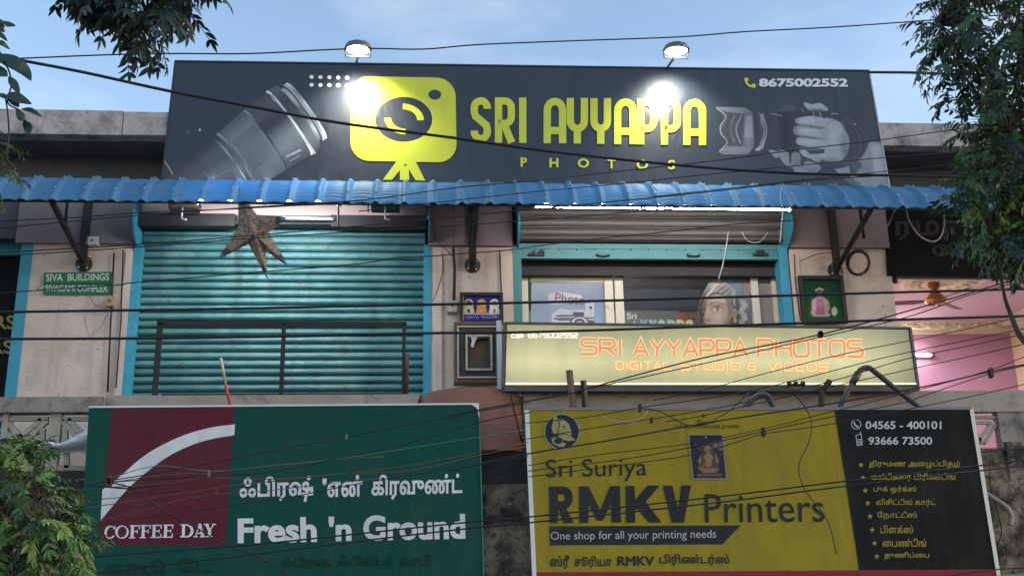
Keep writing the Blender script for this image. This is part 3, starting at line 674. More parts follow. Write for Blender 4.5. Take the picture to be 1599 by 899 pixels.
rc_ = random.Random(5); ck = mat('crack_shadow', (.05, .04, .035), .9)
for (x0_, x1_), nck in ((P1, 5), (P2, 4), (P3, 4)):
    for k in range(nck):
        x_, z_ = rc_.uniform(x0_+.15, x1_-.1), rc_.uniform(Zp+.1, Zs-.2); pts = [Vector((x_, -.101, z_))]; a_ = rc_.uniform(-2.4, -.7)
        for q in range(rc_.randint(4, 9)):
            a_ += rc_.uniform(-.6, .6); pts.append(pts[-1]+Vector((math.cos(a_)*.05, 0, math.sin(a_)*.07)))
        MB().tube(pts, [.0025*(1-i/(len(pts)))+.0006 for i in range(len(pts))], 4).build('plaster_crack', ck, B)
    for k in range(5):
        MB().lathe((rc_.uniform(x0_+.1, x1_-.1), -.1, rc_.uniform(Zp+.1, Zs-.1)), [(.009, 0), (.009, .006), (.003, .009)], 7, (0, -1, 0)).build('nail', rust, B)

# things inside the studio, seen through the middle pane
for px0, px1, py0, py1, m, lab in ((985, 1010, 440, 462, 'ochre_box', 'small ochre picture on the studio back wall, left one'), (1020, 1046, 446, 480, 'brown_stock', 'brown picture on the studio back wall, beside the red curtain')):
    a_, c_ = at(px0, (py0+py1)/2, 2.5), at(px1, (py0+py1)/2, 2.5); mm_ = MATS.get(m) or mat(m, (.16, .10, .08), .7, noise=(6, .4))
    T = thing('wall_picture', ((a_+c_)/2), lab, 'picture'); MB().box(a_.x, c_.x, 2.5, 2.58, at(px0, py1, 2.5).z, at(px0, py0, 2.5).z).build('picture_sheet', mm_, T)
    b = MB(); z0_, z1_ = at(px0, py1, 2.5).z, at(px0, py0, 2.5).z
    b.box(a_.x-.03, c_.x+.03, 2.47, 2.56, z1_, z1_+.03); b.box(a_.x-.03, c_.x+.03, 2.47, 2.56, z0_-.03, z0_); b.box(a_.x-.03, a_.x, 2.47, 2.56, z0_, z1_); b.box(c_.x, c_.x+.03, 2.47, 2.56, z0_, z1_); b.build('frame', darkm, T)

# ---------------------------------------------------------------- the big photo studio board
lean = R(4.5)
SP = Plane(at(800, 292, -1.02), (0, -math.cos(lean), math.sin(lean)))
SQ = [(273, 95), (1358, 110), (1394, 312), (250.5, 300)]
p0 = SP(820, 300)
S = thing('shop_sign', p0, 'long dark board lettered SRI AYYAPPA PHOTOS on the roof edge above the blue awning', 'sign')
boardm = board_mat('dark_flex_print', (.021, .029, .043), .40, .5, .2, .16, .22, (.07, .08, .09))
f_ = [SP(*p) for p in SQ]
MB().hexa(f_, [p - SP.n*.12 for p in f_]).build('board', boardm, S)
trim = mat('pale_board_edge', (.4, .42, .45), .5)
def strip(a, b, w, plane, name, m, parent, dep=.02, off=.012):
    p, q = plane(*a, off), plane(*b, off); d = (q-p).normalized(); n = d.cross(plane.n)*w/2
    f_ = [p-n, q-n, q+n, p+n]; return MB().hexa(f_, [v-plane.n*dep for v in f_]).build(name, m, parent)
strip((1357.5, 110), (1393, 312), .018, SP, 'board_edge', trim, S)
strip((273, 95), (1358, 110), .02, SP, 'board_edge', mat('dark_board_edge', (.03, .045, .07), .4), S)
strip((273, 95), (250.5, 300), .015, SP, 'board_edge', MATS['dark_board_edge'], S)
signink = print_mat('sign_ink', .42, .5, coat=.2, grime=.16, crease=.22, gcol=(.07, .08, .09))
def ink(r, g, b, k=K): return srgb(r, g, b, k)
YEL = (.62, .66, .035)
sign_clip = [(273, 95), (1358, 110), (1394, 312), (250.5, 300)]
BG_ = (.021, .029, .043)
A = Paint(SP, (250, 128, 520, 304), .003, sign_clip, BG_, .42)
# printed lens at the left: sections along its axis
ax_ = Vector((.813, -.582)); nr = Vector((.582, .813)); c0 = Vector((452, 192))
def sec(s0, s1, ra, rb, cols, bul=6, n=18):
    for i in range(n):
        v0, v1 = -1+2*i/n, -1+2*(i+1)/n
        def P(s, r, v): q = c0 + ax_*(s + bul*math.sqrt(max(0, 1-v*v))) + nr*(r*v); return (q.x, q.y)
        def cc(v):
            t = (v+1)/2*(len(cols)-1); k = min(int(t), len(cols)-2); a, b = cols[k], cols[k+1]; return tuple((a[j]+(b[j]-a[j])*(t-k))*1.55*(1, 1.04, 1.06)[j] for j in range(3))
        A.poly([P(s0, ra, v0), P(s1, rb, v0), P(s1, rb, v1), P(s0, ra, v1)], [cc(v0), cc(v0), cc(v1), cc(v1)], z=zz_)
g = lambda v: (v*.92, v, v*1.12)
zz_ = A.z(); sec(-230, -150, 42, 44, [g(.02), g(.05), g(.035), g(.07), g(.05), g(.03)])
zz_ = A.z(); sec(-150, -102, 44, 47, [g(.02), g(.06), g(.05), g(.10), g(.06), g(.04)])
zz_ = A.z(); sec(-113, -110, 47, 47, [g(.03), g(.25), g(.1), g(.3), g(.1)])
zz_ = A.z(); sec(-102, -47, 52, 57, [g(.05), g(.12), g(.15), g(.13), g(.10), g(.07)])
for i in range(26):
    v = -.9+i*1.4/25; zz_ = A.z()
    p, q = c0+ax_*(-96+6*math.sqrt(1-v*v))+nr*(52.5*v), c0+ax_*(-52+6*math.sqrt(1-v*v))+nr*(56.5*v)
    if v > -.55: A.line([tuple(p), tuple(q)], .9, g(.035), z=zz_)
zz_ = A.z(); sec(-104, -100, 52, 52, [g(.2), g(.1), g(.05), g(.2), g(.1)])
zz_ = A.z(); sec(-47, 0, 57, 60, [g(.03), g(.05), g(.02), g(.12), g(.08), g(.03)])
zz_ = A.z(); sec(-48, -45, 57, 57, [g(.2), g(.04), g(.02), g(.03), g(.03)])
zz_ = A.z(); sec(0, 18, 61, 58, [g(.07), g(.03), g(.02), g(.04), g(.09), g(.04)])
zz_ = A.z(); sec(-2, 1.5, 61, 61, [g(.5), g(.4), g(.25), g(.45), g(.6), g(.5)])
zz_ = A.z(); sec(18, 24, 50, 50, [g(.2), g(.3), g(.05), g(.05), g(.25), g(.06)])
zz_ = A.z(); sec(26, 34, 53, 53, [g(.3), g(.2), g(.16), g(.10), g(.12), g(.3)])
zz_ = A.z(); sec(31, 33, 53, 53, [g(.5), g(.1), g(.3), g(.1), g(.4), g(.5)])
for dx, dy, w in ((478, 220, 10), (484, 228, 8), (489, 235, 4)): A.line([(dx-4, dy-5), (dx+3, dy+5)], 3.4, g(.5))
A.line([(447, 245), (470, 234)], 3, g(.4)); A.line([(452, 252), (468, 243)], 2, g(.22)); A.line([(424, 148), (430, 158)], 4, g(.35))
A.line([(256, 250), (270, 272)], 1.6, g(.4)); A.ell(312, 203, 1.6, 2.2, g(.5)); A.ell(294, 206, 1, 1.4, g(.2))
A.line([(318, 270), (333, 279), (365, 262)], 1.2, g(.3)); A.ell(329, 274, 3, 2, g(.02))

A.blob(440, 232, 30, 12, (.22, .26, .31), .45, -.62); A.blob(350, 262, 34, 10, (.17, .2, .25), .5, -.62); A.blob(300, 285, 30, 8, (.14, .17, .21), .5, -.62); A.blob(420, 190, 26, 9, (.02, .025, .035), .6, -.62)
A.build('lens_print', signink, S)
# dot pattern
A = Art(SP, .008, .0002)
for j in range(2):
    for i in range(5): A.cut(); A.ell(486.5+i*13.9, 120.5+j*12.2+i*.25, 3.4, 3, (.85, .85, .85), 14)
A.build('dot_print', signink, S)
# camera emblem
A = Art(SP, .008, .0003)
def rrect(q, r, n=7):
    (x0, y0), (x1, y1), (x2, y2), (x3, y3) = q; W_, H_ = x1-x0, y3-y0; u, v = r/W_, r/H_; o = []
    for cx, cy, a0 in ((1-u, 1-v, 90), (1-u, v, 0), (u, v, -90), (u, 1-v, -180)):
        for i in range(n+1): a = R(a0-90*i/n); o.append(quadpts(q, cx+u*math.cos(a), cy+v*math.sin(a)))
    return o
EQ = [(547, 119), (711, 122), (713.5, 254), (547, 251)]
A.poly(rrect(EQ, 29), YEL)
navy = (.018, .024, .034)
A.ell(630.5, 186.5, 44.5, 35, navy, 40); A.ell(679, 148, 10, 7.8, navy, 20)
def ring(cx, cy, rx, ry, w, a0, a1, col):
    o = arc(cx, cy, rx, ry, a0, a1, 12); i_ = arc(cx, cy, rx-w, ry-w*.82, a1, a0, 12); A.poly(o+i_, col)
ring(628, 188, 34, 26, 10.5, 0, 88, YEL); ring(634, 184, 34, 26, 10.5, 180, 268, YEL)
for q in (((619, 252), (636, 252), (612, 281), (598, 280.5)), ((624.5, 259), (638.5, 259), (639, 281), (624.5, 281)), ((631, 252), (649, 252), (664, 282), (649, 281.5))): A.poly(list(q), YEL)
A.build('camera_emblem', signink, S)
# condensed letters
def cond(ch, x0, x1, y0, y1, w=12.2):
    m0, m1 = x0+w/2, x1-w/2; t, b = y0, y1; tm, bm = y0+w/2, y1-w/2; r = (m1-m0)/2; cx = (m0+m1)/2; h_ = y1-y0; ry = r*1.1
    if ch == 'I': return [[(cx, t), (cx, b)]]
    if ch == 'A': return [[(m0, b), (m0, tm+ry)] + arc(cx, tm+ry, r, ry, 180, 0, 8) + [(m1, b)], [(m0, t+h_*.72), (m1, t+h_*.72)]]
    if ch == 'Y': return [[(m0, t), (m0, t+h_*.42)] + arc(cx, t+h_*.50, r, ry, 180, 360, 8) + [(m1, t)], [(cx, t+h_*.66), (cx, b)]]
    if ch == 'P': return [[(m0, b), (m0, tm), (cx, tm)] + arc(cx, tm+ry, r, ry, 90, 0, 5) + [(m1, t+h_*.46)] + arc(cx, t+h_*.5, r, ry, 0, -90, 5) + [(m0, t+h_*.5+ry)]]
    if ch == 'R': return [[(m0, b), (m0, tm), (cx, tm)] + arc(cx, tm+ry, r, ry, 90, 0, 5) + [(m1, t+h_*.36)] + arc(cx, t+h_*.42, r, ry, 0, -90, 5) + [(m0, t+h_*.42+ry)], [(cx-1, t+h_*.6), (m1+.5, b)]]
    if ch == 'S': return [[(m1, t+h_*.26), (m1, tm+ry)] + arc(cx, tm+ry, r, ry, 0, 180, 8) + [(m0, t+h_*.32), (m0+2, t+h_*.42), (m1-2, t+h_*.62), (m1, t+h_*.72), (m1, bm-ry)] + arc(cx, bm-ry, r, ry, 0, -180, 8) + [(m0, t+h_*.74)]]
A = Art(SP, .010, .0002)
for ch, x0, x1 in (('S', 734, 767.5), ('R', 772, 805), ('I', 809, 823.5), ('A', 848, 885), ('Y', 884, 919), ('Y', 921, 955), ('A', 958, 995), ('P', 994, 1027), ('P', 1031, 1064), ('A', 1066, 1103.5)):
    yt = 152+(x0-734)*.0085; yb = 222.5+(x0-734)*.0125; A.cut(); z = A.z()
    for st in cond(ch, x0+.8, x1-.8, yt, yb, 11.4): z += .0002; A.line(st, 11.4, YEL, z=z)
A.build('yellow_lettering', signink, S)
A = Art(SP, .010, .0002)
for ch, x0, x1, y0 in (('P', 813, 823, 246), ('H', 858, 872, 247), ('O', 902, 920, 247.5), ('T', 949, 961, 248.5), ('O', 994, 1012, 249.5), ('S', 1043, 1054, 250)):
    A.text(ch, rect(x0, y0, x1, y0+14.5), YEL, .035)
A.build('yellow_lettering', signink, S)
A = Art(SP, .010, .0002); A.text('8675002552', rect(1185, 122.5, 1324, 136), (.72, .74, .76), .045)
A.build('white_lettering', signink, S)
A = Art(SP, .010, .0002)
A.line(smooth_pts([(1164.5, 125, 0), (1166, 130, 0), (1171, 134.5, 0), (1177, 135, 0)], 4), 3.4, YEL); A.ell(1165.5, 124.5, 3.4, 3, YEL, rot=.5); A.ell(1177, 134, 3.6, 3, YEL, rot=.9)
A.build('phone_symbol', signink, S)
# printed camera held in two hands
A = Paint(SP, (1108, 152, 1396, 308), .003, sign_clip, BG_, .42)
def H(pts): return [(1100+x/5.33, 140+y/5.33) for x, y in pts]
def chaikin(P, n=2):
    for _ in range(n): P = [q for i in range(len(P)) for q in ((P[i][0]*.8+P[(i+1) % len(P)][0]*.2, P[i][1]*.8+P[(i+1) % len(P)][1]*.2), (P[i][0]*.2+P[(i+1) % len(P)][0]*.8, P[i][1]*.2+P[(i+1) % len(P)][1]*.8))]
    return P
def hp(pts, col): A.poly(chaikin(H(pts)) if len(pts) > 5 else H(pts), col)
def hl(pts, w, col): A.line(smooth_pts([(x, y, 0) for x, y in H(pts)], 4), w, col)
dk, md, lt = g(.012), g(.045), g(.13)
hp([(560, 500), (700, 490), (960, 520), (1000, 620), (930, 690), (740, 690), (640, 600)], g(.03))
hp([(95, 150), (140, 138), (340, 150), (400, 190), (400, 500), (360, 540), (150, 540), (120, 520), (190, 440), (135, 340), (160, 230)], g(.05))
hp([(100, 145), (335, 150), (400, 190), (300, 200), (180, 185)], g(.19)); hp([(120, 520), (190, 470), (400, 480), (360, 540), (150, 540)], g(.15))
hl([(98, 150), (180, 225), (135, 300), (140, 370), (190, 440), (125, 515)], 1.3, g(.35)); hl([(250, 210), (215, 330), (250, 440)], 3, g(.14)); hl([(310, 210), (262, 330), (300, 450)], 1.4, g(.3))
hp([(330, 200), (410, 195), (430, 350), (410, 490), (320, 480)], g(.12)); hp([(345, 220), (395, 220), (405, 400), (330, 400)], g(.22))
hp([(400, 190), (640, 200), (650, 520), (420, 505)], g(.03)); hl([(410, 195), (440, 330), (420, 500)], 2.5, g(.02)); hp([(450, 190), (470, 200), (520, 350), (480, 500), (440, 505), (500, 350)], g(.22)); hl([(480, 205), (520, 340), (480, 495)], 1.2, g(.55))
hp([(430, 490), (470, 470), (460, 510), (420, 510)], g(.4))
hp([(590, 190), (640, 130), (780, 125), (1130, 200), (1200, 420), (1200, 600), (640, 560), (620, 300)], dk)
hp([(600, 180), (650, 132), (760, 130), (740, 180)], g(.06)); hl([(610, 240), (640, 400)], 1, g(.03))
hl([(545, 205), (590, 205), (650, 220)], 1.6, g(.25)); hl([(800, 150), (830, 190)], 3, g(.1))
hand = g(.36); hand2 = g(.26); hands = g(.10)
# lower hand fingers
hp([(530, 510), (560, 500), (620, 520), (640, 560), (590, 570)], hand2)
hp([(620, 520), (650, 500), (700, 520), (710, 590), (760, 640), (700, 650), (640, 600)], hand2); hl([(610, 515), (645, 505), (690, 520)], .8, g(.3))
hp([(720, 540), (760, 515), (800, 540), (800, 640), (840, 690), (740, 690)], hand2); hl([(706, 530), (715, 620)], 1.8, dk); hl([(812, 560), (820, 660)], 2, dk)
hp([(850, 590), (920, 610), (985, 640), (930, 700), (830, 710), (810, 640)], hand2)
hp([(1070, 650), (1200, 640), (1220, 690), (1120, 700)], hand2)
# forearm
hp([(1190, 600), (1370, 430), (1480, 440), (1520, 560), (1560, 860), (1400, 840), (1190, 720)], hand2); hp([(1190, 720), (1400, 840), (1300, 850), (1150, 740)], g(.1)); hp([(1380, 470), (1470, 450), (1530, 700), (1420, 720)], hand)
# upper hand: back of the hand and fingers
hp([(980, 230), (1100, 250), (1200, 380), (1210, 470), (1150, 600), (1000, 610), (880, 590), (900, 400)], hand)
for a, b, c_, d in (((770, 235), (765, 285), (1010, 325), (1010, 240)), ((750, 305), (750, 375), (1010, 415), (1020, 320)), ((770, 400), (775, 460), (1000, 520), (1020, 420)), ((785, 490), (830, 560), (980, 610), (1050, 540))):
    hp([a, ((a[0]+d[0])/2, a[1]-18), d, c_, ((b[0]+c_[0])/2, b[1]+22), b, ((a[0]+b[0])/2-14, (a[1]+b[1])/2)], hand)
hp([(1100, 260), (1200, 380), (1210, 470), (1150, 590), (1130, 480), (1140, 380)], hand2)
hl([(790, 295), (900, 305), (1005, 322)], 1.6, hands); hl([(770, 385), (880, 398), (1000, 415)], 1.8, hands); hl([(800, 475), (880, 490), (1000, 500)], 1.4, hands)
hp([(840, 500), (1000, 500), (1000, 530), (880, 540)], g(.025))
for ox, oy, rx_, ry_, v in ((1090, 330, 60, 70, .40), (1060, 440, 60, 60, .39), (1080, 540, 70, 40, .33), (880, 262, 70, 16, .42), (870, 342, 80, 18, .43), (880, 432, 80, 18, .42)): A.poly(H([(ox+rx_*math.cos(a*.35), oy+ry_*math.sin(a*.35)) for a in range(18)]), g(v))
for x_, y_ in ((1010, 260), (1010, 345), (1020, 450)): hl([(x_, y_), (x_+25, y_+12), (x_+60, y_+8)], 1.4, g(.25))
hl([(820, 240), (900, 235), (1050, 262)], 2, g(.42)); hl([(770, 300), (760, 340), (775, 380)], 1.6, g(.25)); hl([(780, 240), (775, 265)], 1.6, g(.26))
# index finger / thumb on the shutter
hp([(820, 110), (850, 108), (890, 125), (970, 108), (1040, 170), (1010, 180), (880, 178), (840, 150)], hand); hp([(890, 160), (1000, 170), (960, 185), (900, 182)], hands)
hl([(905, 185), (915, 225)], 1.4, g(.3)); hl([(960, 190), (970, 235)], 1.6, g(.35)); hl([(1050, 205), (1100, 200), (1120, 225)], 1.4, g(.3))
# strap
hl([(1120, 190), (1230, 260), (1320, 380), (1330, 470), (1250, 580), (1100, 630), (960, 610)], 11, g(.02)); hl([(1180, 225), (1290, 320), (1345, 430), (1330, 520), (1260, 610)], 2, g(.05)); hl([(1160, 230), (1250, 320), (1300, 440), (1290, 520), (1230, 590)], 1.2, g(.10))
hp([(1200, 600), (1300, 600), (1310, 640), (1260, 700), (1210, 690)], g(.02)); A.line(H([(1248, 283), (1262, 290)]), 1.5, g(.5))
def hb(x, y, rx, ry, v, k=.6, rot=0.0): (cx, cy), = H([(x, y)]); A.blob(cx, cy, rx/5.33, ry/5.33, g(v), k, rot)
for a in ((880, 310, 130, 12, .1, .8, .12), (880, 400, 130, 12, .1, .8, .12), (900, 492, 120, 12, .1, .75, .05), (1170, 500, 40, 110, .12, .7, -.2), (1040, 590, 120, 25, .12, .7, 0), (1100, 290, 90, 30, .3, .5, .4), (1060, 400, 80, 60, .42, .5, 0), (840, 255, 60, 16, .45, .5, 0), (830, 340, 60, 16, .46, .5, 0), (850, 432, 60, 16, .44, .5, 0), (1010, 380, 25, 60, .26, .5, 0), (770, 600, 40, 60, .1, .6, 0), (900, 670, 80, 30, .12, .6, 0), (1440, 560, 50, 110, .34, .5, -.3), (1300, 660, 80, 60, .12, .6, .5), (1500, 760, 50, 60, .2, .5, 0), (900, 130, 60, 12, .4, .5, 0), (940, 170, 70, 10, .1, .6, 0),
          (200, 340, 40, 120, .03, .7, 0), (370, 330, 22, 110, .3, .55, 0), (300, 500, 120, 20, .2, .5, 0), (240, 165, 120, 14, .24, .5, 0), (560, 350, 70, 120, .02, .7, 0), (480, 250, 14, 60, .3, .5, .1), (700, 330, 70, 130, .008, .7, 0), (760, 160, 60, 20, .06, .5, 0), (1230, 300, 26, 60, .05, .5, -.7)): hb(*a)
A.build('camera_and_hands_print', signink, S)

# flood lamps on short arms in front of the board
lampm = mat('lamp_housing', (.12, .12, .13), .4, metal=.4)
glow = mat('lamp_diffuser', (.9, .9, .9), .4, emit=((1, .97, .82), 8))
def flood(px, py, label, ang):
    base = SP(px-2, 99, -.05) if px < 800 else SP(px-14, 109, -.05)
    hd = SP.n*.55
    d = ray(px, py); t_ = ((SP.p+SP.n*.5)-CAM).dot(SP.n)/d.dot(SP.n); c = CAM+d*t_
    T = thing('flood_lamp', c, label, 'lamp', 'flood lamps over the big board')
    ax = Vector((0, .10, -1)).normalized()
    b = MB(); b.lathe(c, [(.04, -.085), (.10, -.075), (.15, -.045), (.168, -.01), (.168, .012), (.15, .018)], 24, ax); b.build('housing', lampm, T, smooth=False)
    b = MB(); b.lathe(c+ax*.018, [(.145, -.004), (.14, .002), (.1, .006)], 24, ax); b.build('diffuser', glow, T)
    b = MB()
    for k in range(5):
        q = c - ax*.065 + Vector((-.1+.05*k, 0, 0)); b.box(q.x-.006, q.x+.006, q.y-.07, q.y+.07, q.z-.03, q.z+.002)
    b.build('heat_sink', lampm, T)
    elbow = c - ax*.02 + Vector((.0, .1, -.07))
    b = MB(); b.tube([c+Vector((-.165, 0, 0)), c+Vector((-.15, .05, -.09)), elbow, c+Vector((.15, .05, -.09)), c+Vector((.165, 0, 0))], .01, 6); b.build('yoke', lampm, T)
    b = MB(); b.tube([elbow, base+Vector((0, 0, .03)), base-Vector((0, 0, .2))], .017, 8); b.build('arm', lampm, T)
    ld = bpy.data.lights.new('flood_lamp_light', 'SPOT'); ld.energy = LAMP_W; ld.spot_size = R(115); ld.spot_blend = .8; ld.shadow_soft_size = .07; ld.color = (1, .97, .84)
    lo = bpy.data.objects.new('flood_lamp_light', ld); COL.objects.link(lo); lo.parent = T; lo.location = ax*.06
    lo.rotation_euler = (-Vector((0, .75, -1))).to_track_quat('Z', 'Y').to_euler()
LAMP_W = 75
flood(559, 76, 'round flood lamp shining over the yellow camera emblem on the big board', 0)
flood(1056, 78, 'round flood lamp shining over the letters YAPPA on the big board', 1)

# ---------------------------------------------------------------- the awning
AT, AB = -1.03, -1.5
awt = zat(289, AT, 800); awb = zat(316, AB, 800)
bluep = mat('blue_plastic_sheet', (.075, .255, .47), .5, spec=.4, noise=(3, .2), dirt=[((.2, .29, .38), 4, .5, .8), ((.09, .11, .13), 13, .62, .78)], streak=((.13, .2, .29), 9, .5, .8), bump=(30, .15))
# a little translucence
t = bluep.node_tree; pb = t.nodes['Principled BSDF']; tl = t.nodes.new('ShaderNodeBsdfTranslucent'); tl.inputs[0].default_value = (.12, .34, .62, 1); mx = t.nodes.new('ShaderNodeMixShader'); mx.inputs[0].default_value = .22
t.links.new(pb.outputs[0], mx.inputs[1]); t.links.new(tl.outputs[0], mx.inputs[2]); t.links.new(mx.outputs[0], t.nodes['Material Output'].inputs[0])
AW = thing('awning', (0, AT, awt), 'ribbed blue plastic awning on iron struts below the big dark board', 'awning')
pitch_ = .338; NR = 3
def sheet():
    b = MB(); NU = 26; nx, ny = NU*NR, 40; L_ = (Vector((0, AB, awb))-Vector((0, AT, awt))); ln = L_.length; d = L_.normalized(); nn = Vector((0, -d.z, d.y)) if d.y < 0 else Vector((0, d.z, -d.y))
    if nn.z < 0: nn = -nn
    i0 = 0
    for j in range(ny+1):
        for i in range(nx+1):
            u = i/NU; ph = (u % 1.0); dist = min(ph, 1-ph)
            rib = .05*math.exp(-(dist/.12)**2.4) + .010*math.exp(-((dist-.5)/.3)**2)       # raised fin
            s = j/ny*(ln+.05) - .03
            fine = .009*(1 if (j % 4) < 2 else -1)*(1 if dist > .16 else .15)
            droop = -.05*max(0, (s-ln*.5)/(ln*.5))**2; s += (.02*math.cos(2*math.pi*ph)+.012)*(j/ny)**3
            p = Vector((i/NU*pitch_, 0, 0)) + d*s + nn*(rib+fine+droop*.5+.045*math.sin(math.pi*min(1, max(0, s/ln))))
            b.v.append(Vector((p.x, AT+p.y, awt+p.z)))
    for j in range(ny):
        for i in range(nx):
            a = i0+j*(nx+1)+i; b.f.append((a, a+nx+1, a+nx+2, a+1))
    n0 = len(b.v)
    for v in list(b.v): b.v.append(v-nn*.004)
    for f in list(b.f): b.f.append(tuple(n0+k for k in reversed(f)))
    for i in range(nx):
        a = ny*(nx+1)+i; b.f.append((a, n0+a, n0+a+1, a+1)); 
    return b
x_start = xat(35, AB, 310) - pitch_*3*2
sh0 = sheet().build('awning_sheet', bluep, AW, smooth=True)
for q in range(NR):
    for s_ in (.14, .5):
        yy, zz_s = AT+(AB-AT)*(s_/.6)*1.0, awt+(awb-awt)*(s_/.6); dd_ = (Vector((0, AB, awb))-Vector((0, AT, awt))).normalized(); nn_ = Vector((0, dd_.z, -dd_.y)); nn_ = nn_ if nn_.z > 0 else -nn_
        p_ = Vector((q*pitch_, AT, awt))+dd_*s_+nn_*(.062+.045*math.sin(math.pi*s_/.62)); MB().lathe(p_, [(.013, -.01), (.013, .003), (.006, .009)], 6, nn_).build('screw', steel, sh0)
sh0.location.x = x_start; xs = x_start; k = 1
while xs + pitch_*NR*1 < xat(1520, AB, 310):
    xs += pitch_*NR; c = copy_tree(sh0, None, AW); c.location = (xs, random.uniform(-.004, .004), random.uniform(-.006, .006) + .003*(k % 2)); k += 1
xe = xs+pitch_*NR
b = MB(); b.tube([(x_start, AB+.06, awb-.01), (xe, AB+.06, awb-.01)], .02, 8); b.build('front_rail', darkm, AW)
b = MB(); b.tube([(x_start, AT+.02, awt-.04), (xe, AT+.02, awt-.04)], .02, 8); b.build('back_rail', darkm, AW)
def strut(px, py, extra=None):
    w = at(px, py, -.14); tp = Vector((w.x, AB+.08, awb-.02))
    b = MB(); b.tube([w, tp], .036, 10); s_ = b.build('strut', darkm, AW)
    b = MB(); b.lathe(w+Vector((0, .04, 0)), [(.105, 0), (.105, .02), (.07, .03), (.04, .05), (.04, .09)], 18, (0, -1, 0)); bp = b.build('strut_base', darkm, s_)
    for a in range(4):
        q = w+Vector((.075*math.cos(.7+a*1.57), .02, .075*math.sin(.7+a*1.57))); MB().lathe(q, [(.014, 0), (.014, .016)], 6, (0, -1, 0)).build('bolt', steel, s_)
    b = MB(); b.box(w.x-.05, w.x+.05, -.2, -.16, w.z, zat(316, -.18, px)); b.build('upright', darkm, AW)
strut(130, 411); strut(738, 413); strut(1306, 421)
b = MB(); b.tube([at(102, 350, -.6), at(106, 305, -.6)], .02, 8); b.tube([at(1349, 372, -.6), at(1343, 325, -.6)], .022, 8); b.build('drop_rod', darkm, AW)

# fluorescent tubes tucked under the awning edge
tubem = mat('lit_tube', (.9, .9, .9), .4, emit=((1, .88, .84), TUBE_E)); tubeb = mat('bright_lit_tube', (.9, .9, .9), .4, emit=((.95, .95, 1), TUBE_E*3.0))
def tube_lamp(x0, x1, py, Y, label, py2=None, r=.013):
    a, c = at(x0, py, Y), at(x1, py2 or py, Y); mid = (a+c)/2
    T = thing('tube_light', mid, label, 'tube light')
    MB().tube([a, c], r, 10).build('glass_tube', tubem if x0 > 800 else tubeb, T)
    b = MB(); b.hexa([a+Vector((0, .02, .02)), c+Vector((0, .02, .02)), c+Vector((0, .02, .055)), a+Vector((0, .02, .055))], [a+Vector((0, .06, .02)), c+Vector((0, .06, .02)), c+Vector((0, .06, .055)), a+Vector((0, .06, .055))]); b.build('batten', white_pl, T)
    for p, s in ((a, -1), (c, 1)): MB().box(p.x-.012+.01*s, p.x+.012+.01*s, p.y-.018, p.y+.05, p.z-.02, p.z+.03).build('end_cap', white_pl, T)
    return T
tube_lamp(308, 412, 315, -1.1, 'short lit tube under the awning behind the star lantern', 316)
tube_lamp(417, 530, 316, -1.1, 'lit tube under the awning right of the star lantern', 317.5)
tube_lamp(836, 1000, 322.5, -1.1, 'lit tube under the awning above the rolled shutter, left end', 324)
tube_lamp(1003, 1234, 324.5, -1.1, 'lit tube under the awning above the rolled shutter, right end', 327)
T = thing('unlit_tube_light', at(468, 341, -.3), 'unlit pale tube light across the closed teal shutter', 'tube light')
MB().tube([at(405, 339.5, -.3), at(521, 342, -.3)], .02, 10).build('glass_tube', mat('unlit_tube', (.5, .68, .72), .3), T)
MB().box(at(405, 340, -.26).x, at(521, 340, -.26).x, -.27, -.24, at(460, 345, -.26).z, at(460, 341, -.26).z).build('batten', darkm, T)
for px, lab in ((288, 'grey box bracket with hook over the shutter, left of the star lantern'), (602, 'dark box bracket with hook over the shutter, right of the star lantern')):
    c = at(px, 323, -.5); T = thing('lamp_bracket', c, lab, 'bracket')
    MB().box(c.x-.18, c.x+.18, -.6, -.4, c.z-.045, c.z+.035).build('box_body', rust if px < 400 else darkm, T)
    MB().box(c.x-.19, c.x+.19, -.61, -.39, c.z+.035, c.z+.05).build('lid', pipem, T)
    MB().tube(smooth_pts([c+Vector((0, -.1, -.04)), c+Vector((0, -.1, -.16)), c+Vector((.01, -.1, -.2)), c+Vector((.06, -.1, -.21))], 4), .014, 6).build('hook', steel, T)
# ---------------------------------------------------------------- the backlit box sign
LY = -1.42
rg4 = random.Random(9)
LP = VP(LY)
LQ = [(788, 503.5), (1422, 511.5), (1435, 607), (785, 607)]
T = thing('lightbox_sign', LP(1108, 560), 'lit cream box sign lettered SRI AYYAPPA PHOTOS DIGITAL STUDIO & VIDEOS', 'sign')
f_ = [LP(*p) for p in LQ]; bk = [v+Vector((0, .32, .0)) for v in f_]
boxm = mat('lightbox_casing', (.13, .125, .115), .5, metal=.2, noise=(4, .3), dirt=((.3, .28, .24), 9, .6, .8))
MB().hexa([v+Vector((0, .03, 0)) for v in f_], bk).build('casing', boxm, T)
litm = bpy.data.materials.new('lit_acrylic_face'); litm.use_nodes = True; t = litm.node_tree; b_ = t.nodes['Principled BSDF']; l = t.links.new
co = t.nodes.new('ShaderNodeTexCoord'); sx = t.nodes.new('ShaderNodeSeparateXYZ'); l(co.outputs['Generated'], sx.inputs[0])
